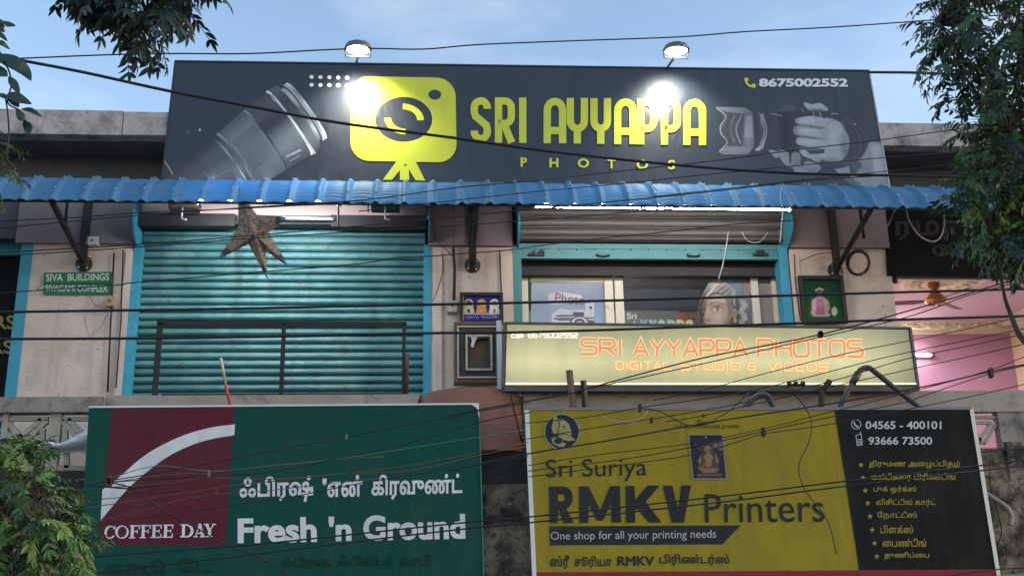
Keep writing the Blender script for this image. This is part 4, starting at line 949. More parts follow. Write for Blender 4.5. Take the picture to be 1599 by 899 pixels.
# the two rows of tubes inside: brighter low and towards the middle, dull at the ends
rz = t.nodes.new('ShaderNodeValToRGB'); l(sx.outputs['Z'], rz.inputs[0]); e = rz.color_ramp.elements
e[0].position = 0; e[0].color = (.7, .7, .7, 1); e[1].position = 1; e[1].color = (.38, .38, .38, 1)
for p_, v_ in ((.10, .62), (.38, .98), (.62, .74), (.85, .46)): q_ = e.new(p_); q_.color = (v_, v_, v_, 1)
rx = t.nodes.new('ShaderNodeValToRGB'); l(sx.outputs['X'], rx.inputs[0]); e = rx.color_ramp.elements
e[0].position = 0; e[0].color = (.72, .72, .72, 1); e[1].position = 1; e[1].color = (.28, .28, .28, 1)
for p_, v_ in ((.06, .95), (.3, .78), (.52, 1.0), (.7, .92), (.84, .95), (.93, .7)): q_ = e.new(p_); q_.color = (v_, v_, v_, 1)
mm = t.nodes.new('ShaderNodeMath'); mm.operation = 'MULTIPLY'; l(rz.outputs[0], mm.inputs[0]); l(rx.outputs[0], mm.inputs[1])
mpn = t.nodes.new('ShaderNodeMapping'); mpn.inputs['Scale'].default_value = (9, 1, .8); l(co.outputs['Object'], mpn.inputs[0]); nn = t.nodes.new('ShaderNodeTexNoise'); nn.inputs['Scale'].default_value = .8; nn.inputs['Detail'].default_value = 5; l(mpn.outputs[0], nn.inputs[0])
mr = t.nodes.new('ShaderNodeMapRange'); mr.inputs[1].default_value = .3; mr.inputs[2].default_value = .7; mr.inputs[3].default_value = .86; mr.inputs[4].default_value = 1.06; l(nn.outputs[0], mr.inputs[0])
m2 = t.nodes.new('ShaderNodeMath'); m2.operation = 'MULTIPLY'; l(mm.outputs[0], m2.inputs[0]); l(mr.outputs[0], m2.inputs[1])
b_.inputs['Base Color'].default_value = (.3, .29, .17, 1); b_.inputs['Emission Color'].default_value = (.275, .25, .125, 1); b_.inputs['Roughness'].default_value = .3; l(m2.outputs[0], b_.inputs['Emission Strength'])
iq = [(792, 506.5), (1418, 514.5), (1430.5, 600), (789.5, 600.5)]
ff = [LP(*p, .004) for p in iq]; MB().hexa(ff, [v+Vector((0, .03, 0)) for v in ff]).build('lit_face', litm, T)
lowlit = mat('lit_lower_edge', (.9, .85, .6), .4, emit=((1, .93, .62), .5))
a, c = LP(789.5, 600), LP(1430.5, 600); MB().hexa([a+Vector((0, -.006, -.0)), c+Vector((0, -.006, 0)), c+Vector((0, -.006, .018)), a+Vector((0, -.006, .018))], [a+Vector((0, .02, 0)), c+Vector((0, .02, 0)), c+Vector((0, .02, .018)), a+Vector((0, .02, .018))]).build('lit_lower_edge', lowlit, T)
fm = mat('aluminium_frame', (.12, .12, .115), .45, metal=.5, noise=(8, .3))
for a, b2, w in ((LQ[0], LQ[1], .022), (LQ[3], LQ[2], .05), (LQ[0], LQ[3], .03), (LQ[1], LQ[2], .03)):
    strip(a, b2, w, LP, 'frame_bar', fm, T, .03, .016)
def emis_ink(name, s):
    m = bpy.data.materials.new(name); m.use_nodes = True; t = m.node_tree; b = t.nodes['Principled BSDF']; a = t.nodes.new('ShaderNodeVertexColor'); a.layer_name = 'ink'
    t.links.new(a.outputs[0], b.inputs['Emission Color']); b.inputs['Emission Strength'].default_value = s; b.inputs['Base Color'].default_value = (.1, .08, .05, 1); b.inputs['Roughness'].default_value = .4; return m
ei = emis_ink('backlit_ink', .42)
OUT, INN, PAL = (.95, .74, .36), (.80, .26, .10), (1.0, .93, .62)
A = Art(LP, .008, .0003)
for word, x0, x1, y0, y1 in (('SRI', 908, 970.5, 529, 552.5), ('AYYAPPA', 990, 1166, 530, 555), ('PHOTOS', 1184, 1346, 530.5, 556)):
    wide_text(A, layout(word, gap=.24), [(x0, y0), (x1, y0+1.4), (x1+1, y1+.6), (x0, y1)], [(6.6, OUT)])
for word, x0, x1, y0, y1 in (('SRI', 908, 970.5, 529, 552.5), ('AYYAPPA', 990, 1166, 530, 555), ('PHOTOS', 1184, 1346, 530.5, 556)):
    wide_text(A, layout(word, gap=.24), [(x0, y0), (x1, y0+1.4), (x1+1, y1+.6), (x0, y1)], [(4.0, INN)])
A.build('orange_lettering', ei, T)
A = Art(LP, .008, .0003)
for w_, c_ in ((4.6, (.92, .38, .10)), (1.9, (.95, .78, .42))):
    for word, x0, x1, y0, y1 in (('DIGITAL', 962, 1048, 564, 576), ('STUDIO', 1064, 1155, 565, 577), ('&', 1168, 1180, 565.5, 577), ('VIDEOS', 1200, 1292, 566, 578.5)):
        wide_text(A, layout(word, gap=.3), [(x0, y0), (x1, y0+.7), (x1+.5, y1+.3), (x0, y1)], [(w_, c_)])
A.build('outline_lettering', ei, T)
A = Art(LP, .008, .0003)
wide_text(A, layout('call:', gap=.25), [(799, 519), (819, 519.3), (819, 527), (799, 526.8)], [(2.0, (1, .97, .8))])
wide_text(A, layout('8675002552', gap=.28), [(825, 519.4), (902, 520), (902, 526.8), (825, 526.4)], [(2.0, (1, .97, .8))])
A.build('white_lettering', ei, T)
# irons standing on the parapet that hold the box
for nm, pts, w, m, lab in (('timber_prop', [(889, 578), (895, 640)], .05, mat('old_timber', (.17, .11, .085), .85, noise=(9, .4)), 'brown timber prop in front of the lit box sign'),
        ('iron_prop', [(911, 594), (914, 640)], .045, darkm, 'short black iron post beside the brown timber prop'),
        ('iron_prop', [(1296, 594), (1283, 612), (1283, 640)], .045, darkm, 'cranked black iron post under the right half of the lit box sign')):
    T2 = MB().tube([at(x_, y_, -1.55) for x_, y_ in pts], w*.8, 4).build(nm, m, smooth=False); tag(T2, lab, 'post')
c = at(1243, 600, -1.62); T2 = MB(); T2.box(c.x-.1, c.x+.1, c.y, c.y+.03, c.z-.012, c.z+.012)
for dx in (-.075, .0, .085): T2.lathe((c.x+dx, c.y+.01, c.z+.01), [(.03, -.02), (.034, 0), (.03, .02)], 10, (1, 0, 0))
tag(T2.build('wire_clamp', darkm, smooth=False), 'dark clamp with three rollers on the lower edge of the lit box sign', 'clamp')
b = MB(); b.tube(smooth_pts([at(1308, 648, -1.62), at(1318, 622, -1.62), at(1336, 590, -1.62), at(1344, 577, -1.62), at(1356, 574, -1.62), at(1368, 582, -1.62), at(1400, 608, -1.62), at(1442, 640, -1.62)], 4), .032, 10)
b.tube([at(1331, 598, -1.62), at(1340, 582, -1.62)], .042, 10); tag(b.build('bent_pipe', pipem), 'grey pipe bent to a tall peak above the right end of the yellow board', 'pipe')
b = MB(); b.tube(smooth_pts([at(1156, 650, -1.62), at(1170, 628, -1.62), at(1186, 617, -1.62), at(1200, 620, -1.62), at(1212, 645, -1.62)], 5), .036, 10)
tag(b.build('bent_pipe', pipem), 'low weathered pipe arch rising behind the top of the yellow board', 'pipe')

# ---------------------------------------------------------------- lower boards
printm = print_mat('flex_ink', .75, .12)
alw = mat('white_board_edge', (.7, .7, .7), .5)
# green coffee board
CY = -1.62; CP = VP(CY)
CQ = [(139, 635), (748, 630), (757, 960), (118, 960)]
T = thing('coffee_sign', CP(440, 800), 'green and maroon coffee board lettered COFFEE DAY Fresh \'n Ground', 'sign')
green = (.004, .072, .054); mar = (.115, .02, .035); wh = (.74, .75, .77)
f_ = [CP(*p) for p in CQ]; MB().hexa(f_, [v+Vector((0, .14, 0)) for v in f_]).build('board', board_mat('green_flex_board', green, .6, .12), T)
strip(CQ[0], CQ[1], .02, CP, 'board_edge', alw, T, .04, .01); strip(CQ[1], CQ[2], .014, CP, 'board_edge', mat('green_edge', (.05, .16, .13), .5), T, .04, .01)
b = MB(); q = [CP(735, 630.5, .012), CP(748, 630, .012), CP(748.5, 652, .012), CP(744, 636, .012)]; b.hexa(q, [v+Vector((0, .008, 0)) for v in q]); b.build('torn_corner', alw, T)
A = Art(CP, .003, .0004)
A.poly([(175.5, 635.5), (366, 634), (352, 850), (153, 850)], mar)
oa = [(367, 662), (330, 667), (290, 678), (250, 696), (220, 715), (195, 736), (176, 752), (160, 764), (157, 812)]
ob = [(157, 812), (176, 782), (200, 752), (225, 731), (262, 708), (300, 692), (335, 683), (366, 679)]
# the swoosh as a strip
top = smooth_pts([(x, y, 0) for x, y in [(367, 662), (330, 667), (290, 678), (250, 696), (220, 715), (190, 741), (160, 764)]], 4); bot = smooth_pts([(x, y, 0) for x, y in [(366, 679), (335, 684), (303, 693), (268, 709), (236, 731), (200, 762), (157, 812)]], 4)
z = A.z()
for i in range(len(top)-1): A.poly([(top[i].x, top[i].y), (top[i+1].x, top[i+1].y), (bot[i+1].x, bot[i+1].y), (bot[i].x, bot[i].y)], wh, z)
A.build('printed_panel', printm, T)
# serif letters
A = Art(CP, .008, .0003)
def serif(ch, x0, x1, y0, y1):
    w = x1-x0; h_ = y1-y0; W1 = 4.6; W2 = 1.8
    st = lambda pts, ww: A.line(pts, ww, wh)
    if ch in 'OC':
        A.ell((x0+x1)/2, (y0+y1)/2, w/2, h_/2, wh, 28, .15); A.ell((x0+x1)/2+.3, (y0+y1)/2, w/2-3.6, h_/2-1.6, mar, 28, .3)
        if ch == 'C': A.poly([((x0+x1)/2+2, y0+6), (x1+3, y0+5), (x1+3, y1-4.5), ((x0+x1)/2+4, y1-5)], mar); st([(x1-1.6, y0+.5), (x1-1.4, y0+6.5)], 1.8)
    if ch in 'FE':
        xm = x0+5; st([(xm, y0), (xm-1, y1)], W1); st([(x0+1, y0+.9), (x1-.5, y0+.9)], W2); st([(x0-1, y1-.9), (x0+9, y1-.9)], W2); st([(xm, (y0+y1)/2-.5), (x1-4, (y0+y1)/2-.5)], W2); st([(x1-1, y0), (x1-1.6, y0+6)], 1.7); st([(x1-4.4, (y0+y1)/2-3), (x1-4.6, (y0+y1)/2+2.6)], 1.5)
        if ch == 'E': st([(x0, y1-.9), (x1-1.5, y1-.9)], W2); st([(x1-1.5, y1-6.5), (x1-2.6, y1)], 1.8)
    if ch == 'D':
        xm = x0+5; st([(xm, y0), (xm-1, y1)], W1); st([(x0, y0+.9), (xm+6, y0+.9)], W2); st([(x0-1, y1-.9), (xm+5, y1-.9)], W2)
        st([(xm+3, y0+1)] + arc(xm+4, (y0+y1)/2, x1-xm-6, h_/2-1, 80, -80, 10) + [(xm+2, y1-1)], [1.8, 2.4, 3, 3.8, 4.4, 4.6, 4.8, 4.6, 4.4, 3.8, 3, 2.4, 1.8])
    if ch == 'A': st([((x0+x1)/2-.5, y0), (x0+2, y1)], W2); st([((x0+x1)/2-.5, y0-.5), (x1-4, y1)], W1); st([(x0+5, y1-6), (x1-7, y1-6)], W2); st([(x0-1, y1-.8), (x0+5.5, y1-.8)], W2); st([(x1-9, y1-.8), (x1+.5, y1-.8)], W2)
    if ch == 'Y': st([(x0+4, y0), ((x0+x1)/2, (y0+y1)/2+1)], W1); st([(x1-3, y0), ((x0+x1)/2, (y0+y1)/2+1)], W2); st([((x0+x1)/2, (y0+y1)/2), ((x0+x1)/2-1, y1)], W1); st([(x0, y0+.8), (x0+8, y0+.8)], W2); st([(x1-6, y0+.8), (x1+.5, y0+.8)], W2); st([((x0+x1)/2-5, y1-.8), ((x0+x1)/2+4.5, y1-.8)], W2)
for ch, a, b2 in (('C', 163, 181), ('O', 180, 201), ('F', 202, 219), ('F', 219, 236), ('E', 236, 253), ('E', 254, 271), ('D', 282, 302), ('A', 303, 321), ('Y', 318, 337)):
    A.cut(); serif(ch, a, b2, 820-(a-163)*.018, 840.5-(a-163)*.018)
A.build('white_serif_lettering', printm, T)
A = Art(CP, .006, .0003)
A.text('ஃபிரஷ்', [(374, 745), (489, 741), (489, 783), (374, 786)], wh, .03)
A.text("'", rect(503.5, 746.5, 510, 757), wh, .03)
A.text('என்', [(511, 742), (566, 740.5), (566, 775), (511, 776)], wh, .03)
A.text('கிரவுண்ட்', [(580, 741), (722, 737.5), (722, 777), (580, 781)], wh, .03)
A.build('tamil_lettering', printm, T)
A = Art(CP, .006, .0003)
A.text('Fresh', [(371, 809), (494, 806), (495, 846), (371, 848)], wh, .035)
A.text("'n", [(513, 806), (549, 805), (549, 844), (513, 844.5)], wh, .035)
A.text('Ground', [(567, 804), (726, 801), (727, 841), (567, 844)], wh, .035)
A.build('white_lettering', printm, T)
A = Art(CP, .006, .0003); dkg = (.006, .04, .03)
A.text('காபி', rect(163, 873, 257, 896), dkg, .03); A.text('ேட', rect(276, 870, 331, 893), dkg, .03)
A.text('ஃபிரஷ்', rect(440, 868, 517, 889), dkg, .02); A.text('ஃபில்டர்', rect(528, 866, 613, 886), dkg, .02); A.text('காபி', rect(624, 864, 672, 883), dkg, .02)
A.build('dark_tamil_lettering', printm, T)

# yellow printers board
RY = -1.66; RP = VP(RY)
RQ = [(821, 638), (1517, 637), (1569, 955), (836, 955)]
T = thing('printers_sign', RP(1180, 800), 'yellow and black board lettered Sri Suriya RMKV Printers', 'sign')
yel = (.33, .255, .022); blk = (.012, .012, .013); ink_ = (.03, .032, .034)
f_ = [RP(*p) for p in RQ]; MB().hexa(f_, [v+Vector((0, .14, 0)) for v in f_]).build('board', board_mat('yellow_flex_board', yel, .6, .12), T)
strip(RQ[0], RQ[1], .03, RP, 'board_edge', mat('grey_board_edge', (.2, .2, .2), .5), T, .04, .01)
strip((823, 640), (837, 955), .045, RP, 'board_edge', alw, T, .04, .01); strip(RQ[1], RQ[2], .045, RP, 'board_edge', mat('cream_board_edge', (.75, .68, .6), .5), T, .04, .01)
A = Art(RP, .003, .0004)
A.poly([(1303, 638.5), (1516, 638), (1567, 955), (1352, 955)], blk)
A.poly([(835, 893), (1556, 888), (1568, 955), (837, 955)], (.28, .03, .04))
A.poly([(858, 821), (1156.5, 819.5), (1128, 849), (859, 850.5)], ink_)
A.build('printed_panel', printm, T)
A = Art(RP, .006, .0003)
A.text('Sri Suriya', [(852, 717), (1010, 714), (1010, 750), (853, 754)], ink_, .0)
A.build('dark_lettering', printm, T)
A = Art(RP, .006, .0003)
z = A.z()
for pl_ in ([(857, 759), (871, 759), (871, 816), (858.5, 816)], [(871, 791), (882, 789), (896, 816), (880, 816)],
            [(904, 758.5), (919, 758.5), (919, 815.5), (905, 815.5)], [(919, 758.5), (937.5, 796), (937.5, 812), (932, 812), (917, 780)], [(953, 758), (968, 758), (970, 815), (955, 815)], [(953, 758), (955.5, 780), (942, 812), (937.5, 812), (937.5, 796)],
            [(977, 758), (991, 758), (992, 815), (977.5, 815)], [(991, 781), (1011, 757.5), (1030, 757.5), (1006, 785), (992, 796)], [(998, 781), (1007, 781), (1033, 815), (1014, 815), (994, 792)],
            [(1035, 757.5), (1050, 757.5), (1059, 797), (1059, 815), (1049, 815)], [(1064, 757), (1079, 757), (1068, 815), (1059, 815), (1059, 797)]):
    if pl_[0] in ((904, 758.5), (977, 758), (1035, 757.5)): A.cut()
    z += .0002; A.poly(pl_, ink_, z)
    if pl_[0] == (857, 759): A.line([(868, 765), (878, 765)] + arc(880, 776.5, 8.5, 11.5, 80, -80, 8) + [(868, 788)], 12, ink_, z=z+.0001)
A.cut()
A.text('Printers', [(1100, 771), (1285, 769), (1288, 814), (1101, 815.5)], ink_, .0)
A.build('dark_lettering', printm, T)
A = Art(RP, .006, .0003); A.text('One shop for all your printing needs', [(860, 829.5), (1118, 826), (1118, 843), (860, 846)], (.5, .5, .52), .0); A.build('white_lettering', printm, T)
A = Art(RP, .006, .0003); A.text('ஸ்ரீ', rect(859, 866, 889, 888), ink_, .02); A.text('சூரியா', rect(897, 867, 955, 887), ink_, .02); A.text('RMKV', rect(964, 867.5, 1022, 882.5), ink_, .03); A.text('பிரிண்டர்ஸ்', rect(1030, 864, 1139, 882.5), ink_, .02); A.build('tamil_lettering', printm, T)
A = Art(RP, .006, .0003); A.text('உ', rect(1096, 646, 1103, 651), ink_, .02); A.text('சிவமயம்', rect(1088, 654, 1116, 660), ink_, .0); A.text('ஸ்ரீ கற்பக விநாயகர் துணை', rect(1053, 661, 1154, 670), ink_, .0); A.build('tamil_lettering', printm, T)
# elephant head roundel, plain
A = Art(RP, .006, .0003); nv = (.03, .032, .06)
A.ell(877.5, 673.5, 28, 28, (.34, .34, .3), 36); A.ell(877.5, 673.5, 26.3, 26.6, nv, 36)
yl2 = (.36, .33, .12)
A.poly([(864, 652), (868, 648), (871, 654), (880, 654), (888, 661), (892, 672), (892, 681), (899, 687), (888, 688), (880, 686), (878, 690), (884, 692), (881, 697), (873, 697), (863, 692), (861, 684), (868, 682), (871, 685), (872, 679), (864, 676), (861, 668), (863, 660)], yl2)
A.poly([(866, 685), (874, 682), (879, 686), (877, 691), (871, 693), (865, 690)], nv); A.line([(872, 655), (874, 664), (871, 672), (872, 680)], 1.4, nv); A.ell(881, 666.5, 1.6, 1.8, nv, 10); A.line([(874, 679), (884, 677), (891, 682)], 1.2, nv)
A.build('round_emblem', printm, T)
# printed picture of a seated figure
A = Paint(RP, (1073, 675, 1138, 750), .007, None, yel, .6, 2.5)
A.poly([(1074.5, 677), (1129, 677), (1136, 747.5), (1081, 748)], (.3, .3, .28)); A.poly([(1076, 678.5), (1127.5, 678.5), (1134, 746), (1082.5, 746.5)], (.03, .033, .05))
A.poly([(1090, 728), (1094, 708), (1100, 696), (1105, 690), (1111, 697), (1118, 707), (1125, 728), (1118, 738), (1096, 738)], (.09, .06, .045)); A.ell(1105, 701, 5, 6, (.28, .19, .12)); A.ell(1106, 718, 8, 11, (.30, .20, .12)); A.ell(1098, 722, 4, 7, (.16, .05, .04)); A.ell(1115, 722, 4, 7, (.16, .05, .04)); A.poly([(1092, 731), (1124, 730), (1120, 737), (1098, 738)], (.3, .17, .1)); A.poly([(1089, 740), (1127, 739), (1127, 742), (1090, 743)], (.2, .13, .1)); A.ell(1102, 682, 1.2, 1.2, (.5, .5, .5), 8)
A.line([(1094, 712), (1092, 724)], 2, (.3, .25, .2)); A.line([(1118, 710), (1121, 722)], 2, (.3, .25, .2))
for k in range(40): A.blob(rg4.uniform(1086, 1130), rg4.uniform(688, 742), rg4.uniform(1, 3), rg4.uniform(1, 3), rg4.choice([(.3, .2, .12), (.02, .02, .03), (.2, .06, .04), (.35, .27, .18)]), .6)
A.build('printed_picture', printm, T)
A = Art(RP, .006, .0003); gy = (.6, .6, .62)
A.text('04565 - 400101', rect(1351.5, 657, 1470, 669.5), gy, .02); A.text('93666 73500', rect(1356, 681.5, 1455.5, 694), gy, .02); A.build('grey_lettering', printm, T)
A = Art(RP, .006, .0003)
A.line([(1337+7.2*math.cos(a*.35), 662+7.4*math.sin(a*.35)) for a in range(18)], 1, gy, closed=True); A.line([(1333.5, 658.5), (1335, 663), (1340.5, 666.5)], 2.2, gy)
A.line([(1336.5, 679), (1345, 677.5), (1346.5, 694), (1338.5, 695)], 1, gy, closed=True); A.line([(1343.8, 678), (1343.5, 673.5)], 1.3, gy)
for i in range(4): A.line([(1338.6+i*.2, 686+i*2.2), (1345.2+i*.2, 685.4+i*2.2)], .9, gy)
A.build('phone_symbols', printm, T)
A = Art(RP, .006, .0003); yt = (.36, .30, .05)
for i, (s_, x0, x1, y0, y1, sx_) in enumerate((('திருமண அைழப்பிதழ்', 1357, 1499, 718, 731, 1344.5), ('மல்டிகலர் பிரிண்டிங்', 1361, 1492, 738, 751, 1347.5), ('புக் ஒர்க்ஸ்', 1364, 1431, 758, 770, 1351), ('விசிட்டிங் கார்ட்', 1368, 1461, 778, 790, 1355), ('ேநாட்டீஸ்', 1370, 1432, 798, 811, 1358.5), ('பிளக்ஸ்', 1375, 1426, 819, 832, 1362), ('ைபண்டிங்', 1378, 1446, 840, 853, 1365.5), ('துணிப்ைப', 1381, 1451, 861, 873, 1369))):
    A.text(s_, rect(x0, y0, x1, y1), yt, .015); cy = (y0+y1)/2+1
    A.poly([(sx_+(4.6 if k % 2 == 0 else 2)*math.sin(k*math.pi/5), cy-(4.6 if k % 2 == 0 else 2)*math.cos(k*math.pi/5)) for k in range(10)], yt)
A.build('tamil_list', printm, T)

# green house plates on the left pillar
NP = VP(-.13)
for y0, y1, s_, q, lab in ((425, 443.5, 'SIVA  BUILDINGS', [(72, 427.5), (170.5, 426.5), (170.5, 437.5), (72, 439)], 'green plate lettered SIVA BUILDINGS on the left pillar'), (442.7, 459, 'SIVAGAMI COMPLEX', [(71, 444.5), (168.5, 445), (168.5, 456), (71, 454.5)], 'green plate lettered SIVAGAMI COMPLEX under the SIVA BUILDINGS plate')):
    c = NP(120, (y0+y1)/2); T = thing('name_plate', c, lab, 'name plate', 'green name plates')
    qq = [NP(69, y0+.3), NP(174.5, y0-.8), NP(173.5, y1), NP(67, y1+.3)]; MB().hexa(qq, [v+Vector((0, .02, 0)) for v in qq]).build('plate', mat('green_enamel', (.01, .16, .055), .4), T)
    text_part('white_lettering', s_, q, NP, print_mat('plate_ink', .5), T, .025, .004, (.6, .62, .58))

# ---------------------------------------------------------------- board above the pink room
DY = -.12; DP = VP(DY)
T = thing('dark_shop_sign', DP(1480, 380), 'unlit near-black board with dull Tamil letters above the pink room', 'sign')
qq = [DP(1380, 318), DP(1610, 318), DP(1620, 431.5), DP(1386, 430)]; MB().hexa(qq, [v+Vector((0, .1, 0)) for v in qq]).build('board', mat('unlit_dark_board', (.012, .010, .011), .7, spec=.05, noise=(2, .3)), T)
A = Art(DP, .004, .0003); dl = (.035, .03, .033)
A.text('ரமா', [(1398, 345), (1500, 343), (1502, 375), (1398, 376)], dl, .03); A.text('ேலடி', [(1455, 382), (1548, 380), (1550, 402), (1456, 400)], dl, .03)
A.build('dull_tamil_lettering', printm, T)
p = DP(1400, 436); b = MB(); b.lathe(p+Vector((0, .05, 0)), [(.0, -.05), (.03, -.04), (.04, 0), (.02, .05)], 10); tag(b.build('spot_bulb', darkm), 'small dark bulb hanging at the left corner over the pink room', 'bulb')

# ---------------------------------------------------------------- studio window prints
GP = VP(YG-.006)
T = thing('window_sticker', GP(887, 480), 'white photo sticker with camera drawing on the left studio window pane', 'sticker')
ptm = print_mat('glass_print', .3, .5)
A = Art(GP, .002, .0003)
bl = lambda a, b: [srgb(*a, 1.9)]*2+[srgb(*b, 1.9)]*2
zb = [(828, 441), (944, 441), (946, 515), (828, 515)]
A.poly([(830, 441), (943, 442), (945, 510), (829, 510)], [srgb(150, 165, 180), srgb(120, 130, 145), srgb(150, 170, 205), srgb(165, 180, 215)])
A.poly([(857, 458), (880, 456), (905, 460), (912, 466), (900, 473), (862, 475), (856, 468)], (.62, .64, .7), )
A.poly([(862, 490), (875, 481), (890, 484), (915, 484), (913, 474), (928, 472), (928, 510), (860, 510)], (.62, .64, .7))
A.build('sticker_ground', ptm, T)
A = Art(GP, .008, .0003); pur = (.13, .08, .16)
text_part('script_lettering', 'Photo', [(868, 457), (914, 461), (914, 476), (866, 473)], GP, ptm, T, .0, .012, (.22, .08, .16))
A.line([(868, 493), (912, 492)], 2, pur); A.line([(865, 497), (928, 496)], 1.5, pur); A.poly([(895, 487), (912, 487), (912, 493), (895, 493)], pur); A.ell(905, 503, 15, 10, pur, 24); A.ell(905, 503, 12.5, 8.4, (.6, .62, .68), 24); A.ell(905, 503, 8, 6, pur, 24); A.ell(905, 504, 5, 3.6, (.4, .4, .5), 20)
A.poly([(917, 500), (928, 500), (928, 508), (919, 508)], pur); A.ell(922.5, 480, 2.4, 2.4, pur, 10); A.line([(872, 499), (893, 499)], 1.2, pur)
A.build('camera_drawing', ptm, T)
# bride poster
T = thing('bride_poster', GP(1120, 470), 'poster of a smiling bride with beaded headdress in the studio window', 'poster')
A = Paint(GP, (1084, 430, 1176, 518), .002, None, (.05, .045, .045), .55, 3)
kk = .85; s_ = lambda r_, g_, b__: srgb(r_, g_, b__, kk)
A.poly([(1112, 432), (1171, 432), (1174, 516), (1086, 516), (1092, 470)], [s_(140, 165, 178), s_(150, 125, 140), s_(95, 92, 96), s_(58, 50, 52), s_(96, 84, 82)])
A.ell(1140, 452, 25, 21, s_(112, 134, 142), 28); A.ell(1148, 462, 19, 26, s_(98, 112, 120), 24)
A.poly([(1094, 500), (1090, 480), (1097, 462), (1108, 450), (1124, 446), (1141, 452), (1152, 466), (1157, 486), (1152, 505), (1150, 516), (1092, 516)], s_(48, 38, 36))
skin = s_(186, 160, 138); sk2 = s_(158, 130, 112); sk3 = s_(206, 184, 162)
A.poly([(1101, 473), (1107, 464), (1118, 459), (1130, 461), (1140, 469), (1145, 482), (1143, 495), (1137, 506), (1131, 516), (1107, 516), (1104, 508), (1100, 503), (1098, 497), (1101, 490), (1100, 480)], skin)
A.poly([(1130, 462), (1140, 469), (1145, 482), (1143, 495), (1137, 506), (1131, 516), (1124, 516), (1134, 500), (1137, 484)], sk2); A.ell(1122, 468, 11, 6, sk3, 18, .2); A.ell(1126, 495, 6, 5, s_(194, 168, 146), 16)
A.poly([(1097, 474), (1102, 467), (1105, 479), (1101, 490), (1096, 486)], s_(128, 102, 90)); A.ell(1120, 481, 8, 5, sk2, 18); A.poly([(1112, 482), (1117, 479.3), (1123, 479.6), (1129, 483), (1122, 485), (1116, 485)], s_(220, 210, 200)); A.ell(1120.5, 482, 2.8, 2.6, s_(30, 22, 22), 12); A.line([(1111, 482), (1117, 478.8), (1123, 479), (1130, 483.5)], 1.1, s_(26, 20, 20)); A.line([(1109, 474.5), (1118, 470.8), (1130, 475)], 1.8, s_(44, 32, 30))
A.poly([(1097, 482), (1101, 480), (1103, 483), (1098, 485)], s_(40, 30, 30)); A.line([(1104, 478), (1102, 489), (1098, 497)], 1.0, s_(205, 182, 160)); A.line([(1099, 499.5), (1104, 501), (1109, 498.5)], 1.6, s_(110, 80, 70)); A.line([(1103, 500), (1094, 509), (1092, 516)], .9, s_(215, 195, 150))
A.poly([(1103, 509), (1109, 506.5), (1117, 507), (1124, 509), (1116, 512), (1107, 512)], s_(140, 66, 62)); A.line([(1105, 510), (1122, 510)], 1, s_(225, 215, 205))
A.ell(1147, 489, 4, 8, skin, 14); A.ell(1147, 490, 2, 5, sk2, 12); A.ell(1148, 500, 3, 4, s_(200, 175, 110), 12); A.ell(1118, 463.5, 1.2, 1.8, s_(120, 30, 30), 8)
for k in range(7):
    z = A.z(); P_ = smooth_pts([(1100+k*2.5, 466-k*4.2, 0), (1114+k*2.6, 455-k*2.6, 0), (1132+k*2, 460-k*1.5, 0), (1150-k*.4, 480-k*3.6, 0)], 5)
    A.line([(p.x, p.y) for p in P_], 1.0, s_(150, 140, 118), z=z)
    for p in P_[::2]: A.ell(p.x, p.y, 1.15, 1.15, s_(232, 222, 196), 6, z=z+.0002)
A.line(smooth_pts([(1101, 468, 0), (1118, 444, 0), (1128, 433, 0)], 5), 1.8, s_(225, 214, 186))
for k in range(9): A.ell(1160+3*math.sin(k*1.7), 472+k*5, 5, 4.2, s_(170+8*(k % 3), 178+8*(k % 2), 180), 9)
A.poly([(1158, 436), (1170, 436), (1171, 462), (1162, 462)], s_(140, 100, 115))
for a_ in ((1122, 494, 12, 10, (206, 182, 160), .7, 0), (1118, 468, 12, 6, (212, 190, 168), .6, .2), (1140, 480, 5, 22, (110, 84, 72), .6, -.15), (1136, 506, 8, 10, (112, 86, 74), .6, -.4), (1106, 486, 3, 8, (214, 192, 170), .6, 0), (1120, 477, 10, 3, (118, 86, 76), .5, 0), (1104, 500, 6, 3, (140, 104, 90), .6, 0), (1114, 514, 10, 4, (130, 98, 84), .6, 0), (1098, 490, 3, 14, (70, 52, 48), .6, 0), (1148, 452, 18, 16, (130, 158, 170), .5, 0), (1155, 500, 8, 20, (60, 52, 54), .4, 0), (1096, 440, 14, 12, (120, 130, 138), .5, 0)):
    A.blob(a_[0], a_[1], a_[2], a_[3], s_(*a_[4]), a_[5], a_[6])
A.build('printed_portrait', ptm, T)
A = Art(GP, .004, .0004); A.text('Sri', rect(979, 488, 994, 498), srgb(200, 205, 205), .02)
for i, ch in enumerate('Ayyappa'):
    A.text(ch if i else 'A', rect(984+i*14.5, 499, 997+i*14.5, 520 if ch in 'yp' else 515), (srgb(95, 160, 185), srgb(110, 165, 180), srgb(130, 170, 175), srgb(140, 180, 170), srgb(160, 180, 150), srgb(185, 185, 130), srgb(200, 195, 130))[i], .05)
A.build('window_lettering', ptm, T)

